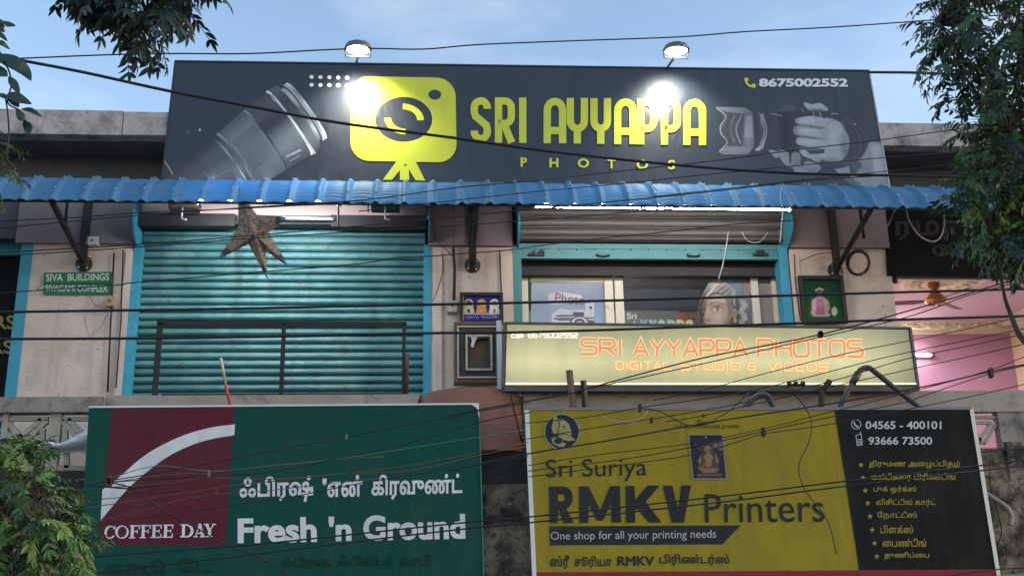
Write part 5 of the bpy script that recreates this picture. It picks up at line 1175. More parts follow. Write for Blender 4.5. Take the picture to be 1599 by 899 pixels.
# ---------------------------------------------------------------- framed things on the pillars
def frame_box(px0, py0, px1, py1, Y, w, dep, m, T, name='frame'):
    a, c = at(px0, (py0+py1)/2, Y), at(px1, (py0+py1)/2, Y); pm = (px0+px1)/2; z1, z0 = at(pm, py0, Y).z, at(pm, py1, Y).z
    b = MB(); b.box(a.x, a.x+w, Y, Y+dep, z0, z1); b.box(c.x-w, c.x, Y, Y+dep, z0, z1); b.box(a.x+w, c.x-w, Y, Y+dep, z1-w, z1); b.box(a.x+w, c.x-w, Y, Y+dep, z0, z0+w); return b.build(name, m, T)
T = thing('framed_picture', at(752, 480, -.25), 'small black framed picture of three seated figures on blue, above the brown frame', 'picture')
frame_box(718, 456, 786, 505, -.26, .04, .05, darkm, T)
KP = VP(-.235); A = Paint(KP, (721, 458, 784, 504), .002, None, (.02, .02, .1), .45, 3)
A.poly([(722, 459), (783, 460), (783, 503), (722, 503)], srgb(38, 38, 110)); 
for cx, cols in ((732, ((205, 190, 150), (90, 30, 30), (190, 195, 150))), (752, ((190, 150, 90), (215, 160, 110), (200, 140, 60))), (772, ((225, 220, 215), (170, 120, 90), (215, 210, 205)))):
    A.ell(cx, 475, 7.5, 8.5, srgb(*cols[0])); A.ell(cx, 474, 4.5, 5, srgb(*cols[1])); A.poly([(cx-9, 489), (cx-7, 480), (cx, 476), (cx+7, 480), (cx+9, 489)], srgb(*cols[2])); A.ell(cx, 485, 2.5, 3, srgb(*cols[1]), 10)
A.line([(722, 490), (783, 490.5)], 1.2, srgb(215, 205, 200)); A.poly([(722, 491.5), (783, 492), (783, 500), (722, 500)], srgb(38, 38, 120))
A.line([(723.5, 460), (723.5, 500)], 1.2, srgb(210, 190, 140))
A.build('printed_picture', printm, T)
text_part('caption_lettering', 'VIJAYA TRADERS', rect(726, 493, 780, 498.5), KP, printm, T, .0, .012, (.35, .38, .6))
T = thing('empty_frame', at(748, 550, -.3), 'empty brown picture frame with a smaller pale frame inside, left of the lit box sign', 'frame')
woodm = mat('brown_frame_wood', (.14, .085, .055), .6, noise=(8, .3)); palem = mat('pale_frame_wood', (.45, .41, .34), .7, noise=(8, .2), dirt=((.15, .12, .1), 14, .55, .75)); dkw = mat('dark_frame_wood', (.045, .04, .036), .6, noise=(8, .3))
frame_box(709, 502, 784, 596, -.4, .035, .24, woodm, T, 'outer_moulding'); frame_box(714, 508, 782, 590, -.41, .022, .1, palem, T, 'pale_bead'); frame_box(718, 512, 779, 587, -.4, .06, .06, dkw, T, 'dark_moulding'); frame_box(727, 522, 769, 578, -.43, .026, .05, palem, T, 'inner_frame'); frame_box(731, 526, 765, 575, -.415, .02, .05, dkw, T, 'inner_moulding')
bar(711, 782, 504, 594, -.33, .03, 'back_board', mat('brown_backing', (.19, .13, .09), .85, noise=(6, .3)), T)
b = MB(); pts_ = [at(x_, y_, -.42) for x_, y_ in ((733, 524), (740, 523), (746, 526), (742, 532), (739, 543), (735, 540), (737, 531))]; b.hexa(pts_, [v+Vector((0, .006, 0)) for v in pts_]); b.build('torn_paper', cloth, T)
bar(776, 784, 500, 612, -.5, .05, 'side_board', mat('pale_blue_board', (.4, .43, .48), .6), T)
T = thing('framed_picture', at(1286, 467, -.2), 'black framed portrait of a seated child on green, right pillar', 'picture')
frame_box(1251, 430, 1321, 504, -.2, .05, .06, darkm, T)
KP = VP(-.165); A = Paint(KP, (1253, 433, 1321, 504), .002, None, (.01, .04, .02), .6, 2.5)
A.poly([(1254, 434), (1316, 434), (1320, 503), (1257, 503)], [srgb(22, 62, 42), srgb(18, 52, 36), srgb(30, 90, 40), srgb(34, 95, 44)])
A.poly([(1260, 490), (1317, 488), (1318, 503), (1260, 503)], srgb(34, 88, 36))
A.ell(1280, 457, 7.5, 8, srgb(35, 28, 28)); A.ell(1280, 459, 5, 6, srgb(120, 85, 75)); A.line([(1273, 454), (1279, 450), (1286, 453)], 2, srgb(200, 195, 180))
A.poly([(1268, 468), (1275, 464), (1286, 464), (1294, 470), (1296, 482), (1290, 490), (1296, 494), (1270, 494), (1268, 486)], srgb(200, 165, 175)); A.poly([(1275, 466), (1286, 466), (1288, 492), (1274, 492)], srgb(165, 105, 125)); A.ell(1303, 486, 4.5, 7, srgb(195, 190, 170)); A.ell(1270, 488, 4, 4, srgb(190, 160, 160)); A.ell(1292, 491, 4, 3, srgb(195, 165, 165))
A.blob(1281, 474, 5, 6, srgb(200, 160, 170), .5); A.blob(1281, 486, 10, 5, srgb(140, 90, 105), .5); A.blob(1271, 478, 3, 8, srgb(215, 190, 190), .6); A.blob(1292, 478, 3, 8, srgb(150, 115, 120), .6); A.blob(1281, 462, 4, 3, srgb(150, 110, 95), .6); A.line([(1277, 458), (1279, 458)], 1, srgb(20, 15, 15)); A.line([(1282, 458), (1284, 458)], 1, srgb(20, 15, 15))
A.build('printed_portrait', printm, T)

# ---------------------------------------------------------------- star lantern
SY = -1.40; STP = VP(SY)
T = thing('star_lantern', STP(397, 370), 'brown patterned paper star lantern hanging under the awning', 'star lantern')
stm = bpy.data.materials.new('patterned_paper'); stm.use_nodes = True; t = stm.node_tree; b_ = t.nodes['Principled BSDF']; l = t.links.new
co = t.nodes.new('ShaderNodeTexCoord'); n1 = t.nodes.new('ShaderNodeTexNoise'); n1.inputs['Scale'].default_value = 11; n1.inputs['Detail'].default_value = 3; n1.inputs['Distortion'].default_value = 2.5; l(co.outputs['Object'], n1.inputs[0])
cr = t.nodes.new('ShaderNodeValToRGB'); l(n1.outputs[0], cr.inputs[0]); e = cr.color_ramp.elements; e[0].position = .36; e[0].color = (.05, .035, .025, 1); e[1].position = .72; e[1].color = (.26, .21, .14, 1)
for p_, c_ in ((.45, (.15, .085, .055, 1)), (.52, (.2, .15, .12, 1)), (.57, (.3, .25, .16, 1)), (.62, (.2, .07, .04, 1))): q_ = e.new(p_); q_.color = c_
l(cr.outputs[0], b_.inputs['Base Color']); b_.inputs['Roughness'].default_value = .6
tips = [(372, 296), (449, 339), (453, 418), (419, 439), (339, 406)]
vals = [(401, 335), (419, 363), (414, 391), (388, 380.5), (372, 354)]
cen = Vector((400, 365)); ctr_f = STP(398, 366, .08); ctr_b = STP(398, 366, -.08)
inks = mat('dark_star_tip', (.03, .025, .025), .5); blt = mat('teal_star_tip', (.04, .14, .15), .5)
for i, tp in enumerate(tips):
    va, vb = vals[i-1], vals[i]; P_ = lambda a, off=0: STP(a[0], a[1], off)
    tv = P_(tp); A_, B_ = P_(va), P_(vb)
    def fr_(p, t_): return p+(tv-p)*t_
    segs = [(0, .62, stm), (.62, .78, inks), (.78, 1, blt)] if i else [(0, 1, stm)]
    first_ = None
    for s0, s1, m in segs:
        b = MB(); a0, a1 = fr_(A_, s0), fr_(A_, s1*.999); b0, b1 = fr_(B_, s0), fr_(B_, s1*.999); cf0, cf1 = fr_(ctr_f, s0), fr_(ctr_f, s1*.999); cb0, cb1 = fr_(ctr_b, s0), fr_(ctr_b, s1*.999)
        b.poly([a0, cf0, cf1, a1]); b.poly([cf0, b0, b1, cf1]); b.poly([b0, cb0, cb1, b1]); b.poly([cb0, a0, a1, cb1])
        o = b.build('point' if first_ is None else 'point_tip', m, T if first_ is None else first_, smooth=False); first_ = first_ or o
MB().tube([STP(374, 300), STP(373, 285)], .003, 5).build('string', wirem, T)

# ---------------------------------------------------------------- balcony rail, stick, bundles
T = thing('balcony_rail', at(440, 612, -1.2), 'black iron rail with three posts in front of the closed teal shutter', 'rail')
b = MB(); b.hexa([at(245, 500, -1.2), at(635, 502, -1.2), at(635, 508, -1.2), at(245, 508, -1.2)], [p+Vector((0, .05, 0)) for p in (at(245, 500, -1.2), at(635, 502, -1.2), at(635, 508, -1.2), at(245, 508, -1.2))]); b.build('top_rail', darkm, T)
for px, w in ((249, .06), (443, .045), (631, .04)):
    c = at(px, 510, -1.2); c2 = at(px, 612, -1.2); MB().box(c.x-w/2, c.x+w/2, -1.2, -1.16, Zp-.1, at(px, 503, -1.2).z-.002).build('post', darkm, T)
MB().box(at(249, 610, -1.2).x+.03, at(631, 610, -1.2).x-.02, -1.2, -1.17, at(440, 617.5, -1.2).z, at(440, 613.5, -1.2).z).build('bottom_rail', darkm, T)
tag(MB().tube([at(636.5, 552, -1.22), at(635, 620, -1.22)], .022, 6).build('iron_stub', rust), 'short rusty iron stub beside the right post of the balcony rail', 'post')
T = thing('painted_stick', at(360, 636, -1.4), 'thin stick, pale above and red below, leaning in front of the shutter', 'stick')
MB().tube([at(345, 559, -1.45), at(352, 598, -1.45)], .017, 6).build('pale_upper', mat('pale_stick', (.5, .4, .3), .7, noise=(9, .3)), T)
MB().tube([at(352, 598, -1.45), at(361, 640, -1.45)], .017, 6).build('red_lower', mat('red_stick', (.4, .03, .04), .6), T)
# cloth bundle by the coffee board
b = MB(); n = 26; m_ = 12
P0 = [(60, 704), (75, 690), (88, 684), (100, 690), (118, 682), (138, 671), (146, 676), (146, 712), (60, 712)]
rng = random.Random(3)
top_ = smooth_pts([(x_, y_, 0) for x_, y_ in ((58, 705), (68, 694), (80, 684), (90, 692), (104, 690), (122, 680), (140, 670), (152, 676))], 5)
i0 = len(b.v)
for j in range(m_+1):
    for p in top_:
        v = j/m_; yy = p.y+(708-p.y)*v; w = at(p.x, yy, YP-.02); b.v.append(w+Vector((0, -.16*math.sin(math.pi*min(1, v*1.1))-.03*rng.random(), .012*rng.random())))
for j in range(m_):
    for i in range(len(top_)-1): a = i0+j*len(top_)+i; b.f.append((a, a+1, a+1+len(top_), a+len(top_)))
tag(b.build('cloth_bundle', cloth, smooth=True), 'crumpled white cloth bundle stuffed beside the green coffee board', 'cloth')

# ---------------------------------------------------------------- ceiling fan in the pink room
FY = ROSEY
brz = mat('bronze_fan_paint', (.42, .17, .06), .35, metal=.5); bld = mat('brown_fan_blade', (.13, .08, .06), .5)
hub = at(1461, 466, FY); T = thing('ceiling_fan', hub, 'bronze ceiling fan under the round rose in the pink room', 'fan')
MB().tube([hub+Vector((0, 0, .08)), Vector((hub.x, FY, ZC))], .016, 10).build('down_rod', brz, T)
MB().lathe((hub.x, FY, ZC), [(.03, -.16), (.075, -.12), (.085, -.06), (.06, 0)], 18).build('canopy_cup', brz, T)
mo = MB().lathe(hub, [(.05, -.085), (.12, -.075), (.15, -.03), (.145, .0), (.09, .05), (.06, .1), (.03, .12)], 24).build('motor', brz, T, smooth=True)
for a in range(8): MB().lathe(hub+Vector((.1*math.cos(a*.785), .1*math.sin(a*.785), -.085)), [(.02, -.012), (.03, 0), (.02, .012)], 8).build('bezel_knob', palem, mo)
for a in (168, 38, 285):
    d = Vector((math.cos(R(a)), math.sin(R(a)), 0)); e_ = Vector((-d.y, d.x, .2)).normalized(); c = hub+Vector((0, 0, -.035))
    p = [c+d*.15-e_*.03, c+d*.3-e_*.07, c+d*.68-e_*.065, c+d*.7+e_*.05, c+d*.3+e_*.05, c+d*.15+e_*.03]
    MB().hexa([v+Vector((0, 0, -.004)) for v in p], [v+Vector((0, 0, .004)) for v in p]).build('blade', bld, T)
a_, c_ = at(1424, 554, YB-.12), at(1454, 553.5, YB-.12)
T = thing('wall_tube_light', c_, 'lit tube on the pink room wall right of the box sign', 'tube light')
MB().tube([Vector((c_.x-1.2, c_.y, c_.z)), Vector((c_.x, c_.y, c_.z))], .02, 10).build('glass_tube', mat('room_tube', (.9, .9, .9), .4, emit=((1, .93, .88), 12)), T)
MB().box(c_.x-1.25, c_.x+.05, c_.y+.04, c_.y+.08, c_.z-.03, c_.z+.03).build('batten', white_pl, T)
MB().box(c_.x, c_.x+.06, c_.y-.02, c_.y+.08, c_.z-.03, c_.z+.03).build('end_cap', woodm, T)
for loc, en, col, sz in (((rxL+1.2, 1.6, ZC-.25), 52, (1, .95, .97), 1.2),):
    ld = bpy.data.lights.new('room_light', 'AREA'); ld.energy = en; ld.size = sz; ld.color = col; lo = bpy.data.objects.new('room_light', ld); COL.objects.link(lo); lo.location = loc
ld = bpy.data.lights.new('room_light', 'POINT'); ld.energy = 42; ld.shadow_soft_size = .15; ld.color = (1, .96, .9); lo = bpy.data.objects.new('room_light', ld); COL.objects.link(lo); lo.location = (X0(960), 1.3, 4.7)
# coils and loose loops
T2 = MB(); T2.tube([at(1340+17.5*math.cos(a*.42), 410+19*math.sin(a*.42), -.3) for a in range(16)], .02, 8); T2.tube([at(1341+16*math.cos(a*.42+1), 411+18*math.sin(a*.42+1), -.33) for a in range(15)], .014, 8)
tag(T2.build('cable_coil', darkm), 'black cable coil hanging beside the right iron strut base', 'cable')
# ---------------------------------------------------------------- wires
def wire(pts, Y, wpx, label, m=None, name='overhead_wire', group='overhead wires', cat='wire', ext=True):
    if ext:
        a, b = pts[0], pts[1]; c, d = pts[-2], pts[-1]
        if a[0] <= 30: pts = [(a[0]-250, a[1]-(b[1]-a[1])/(b[0]-a[0])*250)] + pts
        if d[0] >= 1595: pts = pts + [(d[0]+250, d[1]+(d[1]-c[1])/(d[0]-c[0])*250)]
    if isinstance(Y, tuple):
        n = len(pts); P = [at(p[0], p[1], Y[0]+(Y[1]-Y[0])*i/(n-1)) for i, p in enumerate(pts)]
    else: P = [at(p[0], p[1], Y) for p in pts]
    P = smooth_pts(P, 5)
    r = [wpx*(p-CAM).dot(fw)/F/2 for p in P]; r = sum(r)/len(r)
    o = MB().tube(P, r, 7).build(name, m or wirem); return tag(o, label, cat, group)
W_ = wire
W_([(20, 92), (130, 113), (265, 142.5), (400, 168), (530, 192), (713, 216), (863, 237), (1060, 258), (1228, 270), (1390, 274), (1599, 278)], (-6.0, -4.5), 4.6, 'thick black cable slanting down across the big board from upper left')
W_([(20, 92), (165, 86), (267, 84), (390, 84), (510, 78), (580, 76), (663, 77), (747, 70), (897, 64), (1060, 58), (1161, 50), (1296, 43), (1397, 36), (1451, 32), (1620, 20)], (-5, -4), 2.2, 'thin wire against the sky above the big board')
W_([(1358, 113), (1420, 113.5), (1500, 116), (1640, 119)], (-1.2, -3), 4.5, 'thick cable leaving the top right corner of the big board into the tree', ext=False)
W_([(0, 487), (212, 484), (400, 481), (661, 475.5), (786, 473), (955, 469), (1200, 462), (1390, 456.5), (1599, 451)], -3.4, 4.3, 'upper of two thick black cables across shutter and studio window')
W_([(0, 529), (212, 528), (400, 525.5), (660, 520), (790, 519), (940, 515), (1100, 509.5), (1231, 505), (1400, 499), (1599, 493)], -3.4, 4.3, 'lower of two thick black cables, crossing the top of the lit box sign')
W_([(0, 345), (112, 340), (220, 332), (370, 326), (480, 320), (560, 319), (672, 320)], -2.4, 1.8, 'thin wire just under the awning, ending over the first shutter', ext=True)
W_([(0, 356), (212, 336.5), (400, 323), (560, 313), (722, 292), (850, 281), (963, 268), (1100, 253), (1246, 234), (1378, 218), (1491, 202), (1620, 182)], -3, 1.7, 'thin wire rising from under the awning over the printed hands')
W_([(0, 394), (212, 382), (400, 367), (525, 356), (672, 342), (800, 330), (995, 311), (1112, 299), (1200, 289), (1300, 279), (1599, 262)], -2.8, 1.9, 'thin wire rising across the star lantern and the awning ribs')
W_([(0, 399.5), (212, 386), (400, 371), (525, 364), (675, 355), (800, 346), (925, 336), (1060, 325)], -2.7, 1.7, 'thin wire passing under the star lantern centre to the rolled shutter')
W_([(0, 457), (180, 445), (212, 441), (400, 425), (555, 412), (625, 402), (672, 400), (707, 397), (797, 390), (862, 381), (950, 371), (1050, 361), (1137, 351), (1200, 347), (1240, 344)], -2.6, 1.8, 'thin wire over the lower name plate and the tips of the star')
W_([(560, 330), (800, 303), (980, 286), (1100, 273), (1231, 260), (1383, 246), (1511, 236), (1620, 226)], -3.1, 1.5, 'fine wire low across the printed camera')
W_([(1020, 307), (1175, 290), (1269, 279), (1323, 274), (1387, 267), (1620, 243)], -3.1, 1.4, 'fine wire along the bottom right of the big board')
# fan of wires at the right
W_([(700, 648), (800, 630), (890, 614), (925, 604), (1100, 558), (1281, 522), (1447, 477), (1569, 441), (1650, 418)], -3.6, 2.3, 'wire from the brown frame up across PHOTOS to the tree knot')
W_([(925, 605), (987, 592), (1100, 567), (1281, 526), (1397, 500), (1459, 481), (1500, 465), (1545, 452), (1650, 425)], -3.6, 1.7, 'wire just below its twin across the word PHOTOS')
W_([(1020, 625), (1100, 608), (1194, 583), (1319, 552), (1459, 524), (1569, 500), (1650, 478)], -3.3, 1.4, 'fine wire climbing past the pink room tube light')
W_([(822, 660), (915, 651), (999, 636), (1100, 622), (1178, 608), (1272, 586), (1381, 558), (1500, 533), (1599, 513), (1660, 500)], -3.4, 1.5, 'wire crossing the ampersand end of the lit box sign to the room corner')
W_([(822, 685), (950, 664), (1100, 640), (1205, 618), (1319, 589), (1412, 561), (1516, 539), (1620, 517)], -3.35, 1.5, 'wire through the bent pipe peak to the right')
W_([(1040, 658), (1100, 648), (1241, 616), (1350, 592), (1444, 571), (1530, 553), (1620, 532)], -3.45, 1.5, 'wire low over the lit box sign right end')
W_([(700, 735), (825, 708), (934, 690), (1120, 657), (1303, 629), (1444, 603), (1537, 582), (1599, 569), (1660, 560)], -3.7, 2.4, 'dark wire over the yellow board top up to the small clamp')
W_([(825, 735), (996, 713), (1130, 687), (1192, 673), (1300, 650), (1412, 628), (1444, 617), (1547, 583), (1640, 562)], -3.7, 1.6, 'thin wire through the clamp on the yellow board, uppermost')
W_([(825, 744), (996, 722), (1077, 710), (1150, 690), (1192, 677), (1300, 661), (1500, 622), (1620, 595)], -3.72, 1.5, 'thin wire over the elephant roundel picture, lowest of its three')
W_([(825, 726), (930, 710), (1077, 692), (1192, 669), (1300, 642), (1420, 612), (1547, 577), (1640, 540)], -3.68, 1.4, 'thin wire skimming the top of the seated figure picture')
W_([(0, 885), (155, 868), (400, 849), (546, 834), (748, 813), (840, 805), (1120, 775), (1300, 753), (1525, 727), (1599, 718)], -3.9, 2.6, 'upper of two dark cables through the words Ground and RMKV')
W_([(60, 905), (155, 893), (360, 869), (546, 846), (726, 825), (840, 814), (1120, 784), (1300, 761), (1525, 735), (1599, 726)], -3.9, 2.6, 'lower of two dark cables through the words Ground and RMKV')
W_([(110, 762), (171, 750), (245, 738), (330, 722), (360, 716), (546, 680), (748, 642), (830, 628)], -3.5, 1.7, 'dark wire across the plain top of the green board')
W_([(171, 752), (300, 744), (422, 736), (546, 711), (640, 691), (748, 659), (830, 643)], -3.5, 1.8, 'dark wire descending to the left clamp across the green board')
W_([(175, 745), (245, 727), (330, 735), (420, 727), (506, 719), (608, 704), (748, 682), (819, 671)], -3.5, 1.3, 'thin green wire above the Tamil words of the green board', wireg)
W_([(178, 760), (214, 758), (263, 754), (311, 745), (327, 744), (360, 746), (447, 747), (531, 739), (608, 737), (670, 729), (748, 710), (822, 697)], -3.5, 1.7, 'brown wire touching the top of the Tamil words', wireb)
W_([(180, 752), (245, 742), (292, 739), (320, 739), (354, 734), (470, 722), (600, 712)], -3.5, 1.4, 'brown wire meeting the pale wire tie on the maroon panel', wireb)
W_([(110, 795), (178, 786), (245, 775), (330, 763), (358, 758), (470, 746), (640, 726), (825, 690)], -3.5, 1.5, 'brown wire over the middle of the maroon panel', wireb)
W_([(130, 818), (207, 800), (282, 780), (340, 771), (420, 765), (600, 745)], -3.5, 1.3, 'lowest brown wire on the maroon panel', wireb)
W_([(120, 826), (207, 810), (282, 801), (358, 788), (450, 776), (546, 757), (640, 741), (748, 724), (825, 712)], -3.6, 1.7, 'dark wire below the Tamil words of the green board')
W_([(171, 752), (207, 763), (263, 801), (311, 826), (347, 848), (400, 868), (440, 892), (470, 915)], -3.5, 2.2, 'dark wire slanting down from the left clamp over COFFEE DAY')
W_([(130, 757), (171, 760), (205, 762), (260, 755)], -3.5, 2.4, 'short dark wire stub at the left clamp', ext=False)
W_([(120, 780), (180, 777), (215, 770), (260, 768), (330, 755)], -3.5, 1.2, 'fine dark wire over the lower tip of the white swoosh', ext=False)
W_([(1000, 637), (1030, 642), (1077, 664), (1120, 657)], -3.5, 1.7, 'short slack wire over the top middle of the yellow board', ext=False)
W_([(1170, 612), (1140, 640), (1115, 655)], -3.5, 1.5, 'short slanted wire left of the low pipe arch', ext=False)
W_([(940, 648), (955, 656), (985, 658), (1005, 650), (1012, 640)], -3.4, 1.1, 'pale slack wire loop on the yellow board near the top left', wirew, ext=False)
W_([(1225, 600), (1255, 632), (1267, 660), (1263, 690), (1249, 720), (1249, 745), (1262, 772), (1285, 800), (1297, 825), (1306, 864)], -1.85, 1.7, 'loose black wire hanging in curves down the yellow board', ext=False)
W_([(1397, 330), (1402, 325), (1412, 320), (1420, 345), (1435, 367), (1455, 377), (1469, 370), (1474, 350), (1474, 325)], -.9, 2.2, 'pale cable loop hanging over the dull dark board', wirew, 'hanging_cable', 'hanging cables', 'cable', False)
W_([(1510, 345), (1525, 368), (1540, 380), (1562, 386)], -.9, 2.2, 'pale cable curve beside the tree over the dull dark board', wirew, 'hanging_cable', 'hanging cables', 'cable', False)
W_([(1399, 322), (1390, 345), (1382, 360)], -.9, 1.5, 'short pale cable by the right strut top', wirew, 'hanging_cable', 'hanging cables', 'cable', False)
W_([(1221, 292), (1218, 305), (1222, 330), (1220, 355), (1218, 380)], -1.56, 1.6, 'knotted twine over the awning right of the tubes', wirew, 'twine', 'hanging cables', 'twine', False)
W_([(1137, 362), (1134, 385), (1128, 415), (1122, 436)], -.3, 1.6, 'thin pale cord in front of the blue bottom rail', wirew, 'twine', 'hanging cables', 'twine', False)
W_([(1158, 362), (1168, 376), (1185, 378), (1200, 362)], -.3, 1.1, 'thin cord bow under the rolled shutter', wirew, 'twine', 'hanging cables', 'twine', False)
W_([(417, 313), (419, 317), (425, 318), (429, 314)], -1.35, 1.6, 'short bright cord under the awning beside the star', wirew, 'twine', 'hanging cables', 'twine', False)
W_([(1005, 320), (1008, 328), (1014, 330)], -1.38, 2.6, 'black clip of the right hand tube light', darkm, 'tube_clip', 'tube clips', 'clip', False)
W_([(1026, 318), (1026, 328), (1022, 329)], -1.38, 2.6, 'second black clip of the right hand tube light', darkm, 'tube_clip', 'tube clips', 'clip', False)
W_([(528.5, 314), (528, 360)], -1.2, 3, 'dark vertical tie right of the lit short tubes', darkm, 'wire_tie', 'wire ties', 'tie', False)
W_([(575, 310), (575, 332)], -1.2, 2, 'thin dark vertical tie over the shutter', darkm, 'wire_tie', 'wire ties', 'tie', False)
# wall at the lower right: pipe and roots
b = MB(); b.tube(smooth_pts([at(1536, 768, YP-.08), at(1552, 778, YP-.12), at(1572, 792, YP-.12), at(1579, 806, YP-.12), at(1577, 820, YP-.12)], 5), .03, 10); tag(b.build('drain_pipe', mat('grey_drain_pipe', (.3, .28, .26), .6, noise=(8, .3))), 'grey drain pipe elbow on the stained wall right of the yellow board', 'pipe')
W_([(1546, 715), (1547, 760), (1558, 800), (1564, 830), (1555, 855), (1545, 870)], YP-.1, 1.8, 'black wire hanging down the stained wall at lower right', ext=False)
W_([(1556, 845), (1572, 860), (1568, 880), (1560, 899)], YP-.1, 1.4, 'thin wire curl on the stained wall near the bottom right', ext=False)
W_([(1520, 707), (1560, 703), (1600, 700), (1660, 695)], YP-.3, 2.4, 'dark wire over the grille opening at the right', ext=False)
W_([(1440, 905), (1540, 890), (1599, 886), (1660, 883)], -3.9, 2.0, 'dark cable at the bottom right corner', ext=False)
GB = MB().box(at(1566, 897, -1.7).x, at(1650, 897, -1.7).x, -1.7, -1.6, at(1580, 960, -1.7).z, at(1580, 896, -1.7).z).build('green_board', mat('pale_green_board', (.1, .3, .15), .6)); tag(GB, 'top edge of a pale green board at the bottom right corner', 'board')
# clamps on the wires
def clamp(px, py, Y, w, h_, lab, m=darkm):
    c = at(px, py, Y); k = (c-CAM).dot(fw)/F; b = MB()
    b.box(c.x-w*k/2, c.x+w*k/2, Y-.02, Y+.02, c.z-h_*k/2, c.z+h_*k/2)
    for s in (-.35, 0, .35): b.lathe((c.x, Y, c.z+s*h_*k), [(w*k*.6, -.025), (w*k*.75, 0), (w*k*.6, .025)], 8, (0, 1, 0))
    tag(b.build('wire_clamp', m, smooth=False), lab, 'clamp', 'wire clamps')
tiem = mat('dull_tie', (.2, .17, .14), .8)
clamp(171, 751, -3.5, 7, 12, 'dark clamp at the left tip of the white swoosh', rust); clamp(326.5, 739, -3.5, 2.6, 11, 'pale wire tie on the maroon panel', tiem); clamp(338, 769, -3.5, 2.5, 12, 'small dark tie at the right of the maroon panel', rust)
clamp(541, 682, -3.5, 2.4, 8, 'small pale tie high on the green board', tiem); clamp(549, 733, -3.5, 2.5, 9, 'small dark tie over the Tamil words'); clamp(999, 637, -3.4, 4, 12, 'dark red tie at the top edge of the yellow board', rust); clamp(1192, 674, -3.7, 5, 13, 'rusty clamp on the yellow board where three wires meet', rust)
clamp(1281, 522, -3.6, 6, 5, 'small dark clamp over the word PHOTOS'); clamp(1547, 582, -3.7, 5, 14, 'dark clamp with wires before the pink room wall'); clamp(1017, 656, -3.4, 3, 8, 'small dark hook hanging over the yellow board')

# ---------------------------------------------------------------- trees
def leaf_mat(name, c1, c2, tr=.25):
    m = bpy.data.materials.new(name); m.use_nodes = True; t = m.node_tree; b = t.nodes['Principled BSDF']; l = t.links.new
    a = t.nodes.new('ShaderNodeVertexColor'); a.layer_name = 'ink'; l(a.outputs[0], b.inputs['Base Color']); b.inputs['Roughness'].default_value = .42; b.inputs['Specular IOR Level'].default_value = .5
    tl = t.nodes.new('ShaderNodeBsdfTranslucent'); l(a.outputs[0], tl.inputs[0]); mx = t.nodes.new('ShaderNodeMixShader'); mx.inputs[0].default_value = tr
    l(b.outputs[0], mx.inputs[1]); l(tl.outputs[0], mx.inputs[2]); l(mx.outputs[0], t.nodes['Material Output'].inputs[0]); return m
barkm = mat('tree_bark', (.07, .055, .045), .9, noise=(9, .5), bump=(30, .8))
rg = random.Random(11)
def rv(s=1.0): return Vector((rg.uniform(-s, s), rg.uniform(-s, s), rg.uniform(-s, s)))
def leaflet(mb, p, d, nrm, ln, w, col):
    """curved pointed blade, six faces in two rows"""
    d = d.normalized(); s = d.cross(nrm).normalized(); nrm = s.cross(d).normalized(); cv = rg.uniform(-.25, .25)
    C = []
    for t_, ww in ((0, .15), (.25, .85), (.55, 1), (.8, .55), (1, 0)):
        q = p + d*ln*t_ + s*(cv*ln*t_*t_) - nrm*(.18*ln*t_*t_); C.append((q, ww*w/2))
    for k in range(4):
        (a, wa), (b, wb) = C[k], C[k+1]; f1 = nrm*(wa*.35); f2 = nrm*(wb*.35)
        if wb == 0: mb.poly([a-s*wa+f1, a, b], col); mb.poly([a, a+s*wa+f1, b], col)
        else: mb.poly([a-s*wa+f1, a, b, b-s*wb+f2], col); mb.poly([a, a+s*wa+f1, b+s*wb+f2, b], col)
def frond(mb, tw, p, d, ln, pairs, ll, lw, cols, droop=.5):
    d = d.normalized(); side = d.cross(Vector((0, 0, 1)))
    if side.length < .1: side = Vector((1, 0, 0))
    side.normalize(); side = (side + rv(.5)).normalized(); pts = []; q = p.copy(); dd = d.copy(); n = pairs
    for k in range(n+1):
        pts.append(q.copy()); dd = (dd + Vector((0, 0, -droop/n*1.4))).normalized(); q = q + dd*(ln/n)
    tw.tube([pts[0], pts[n//2], pts[-1]], .0022, 3, False)
    base = rg.choice(cols); sh = rg.uniform(.75, 1.25)
    for k in range(1, n+1):
        dk_ = (pts[k]-pts[k-1]).normalized(); nr_ = side.cross(dk_).normalized()
        for s in (-1, 1):
            if rg.random() < .06: continue
            dl = (dk_*.65 + side*s*.8 + Vector((0, 0, -.35)) + rv(.22)).normalized(); c = tuple(v*sh*rg.uniform(.8, 1.2) for v in base)
            leaflet(mb, pts[k], dl, (nr_+rv(.35)).normalized(), ll*rg.uniform(.6, 1.2)*(1-.25*k/n), lw*rg.uniform(.8, 1.1), c)
    leaflet(mb, pts[-1], dk_, nr_, ll*.8, lw*.8, base)
def in_poly(x, y, P):
    r_ = False
    for i in range(len(P)):
        (xa, ya), (xb, yb) = P[i], P[(i+1) % len(P)]
        if (ya > y) != (yb > y) and x < (xb-xa)*(y-ya)/(yb-ya)+xa: r_ = not r_
    return r_
def region_points(P, n, Y0, Y1):
    x0 = min(p[0] for p in P); x1 = max(p[0] for p in P); y0 = min(p[1] for p in P); y1 = max(p[1] for p in P); o = []
    while len(o) < n:
        x, y = rg.uniform(x0, x1), rg.uniform(y0, y1)
        if in_poly(x, y, P): o.append(at(x, y, rg.uniform(Y0, Y1)))
    return o
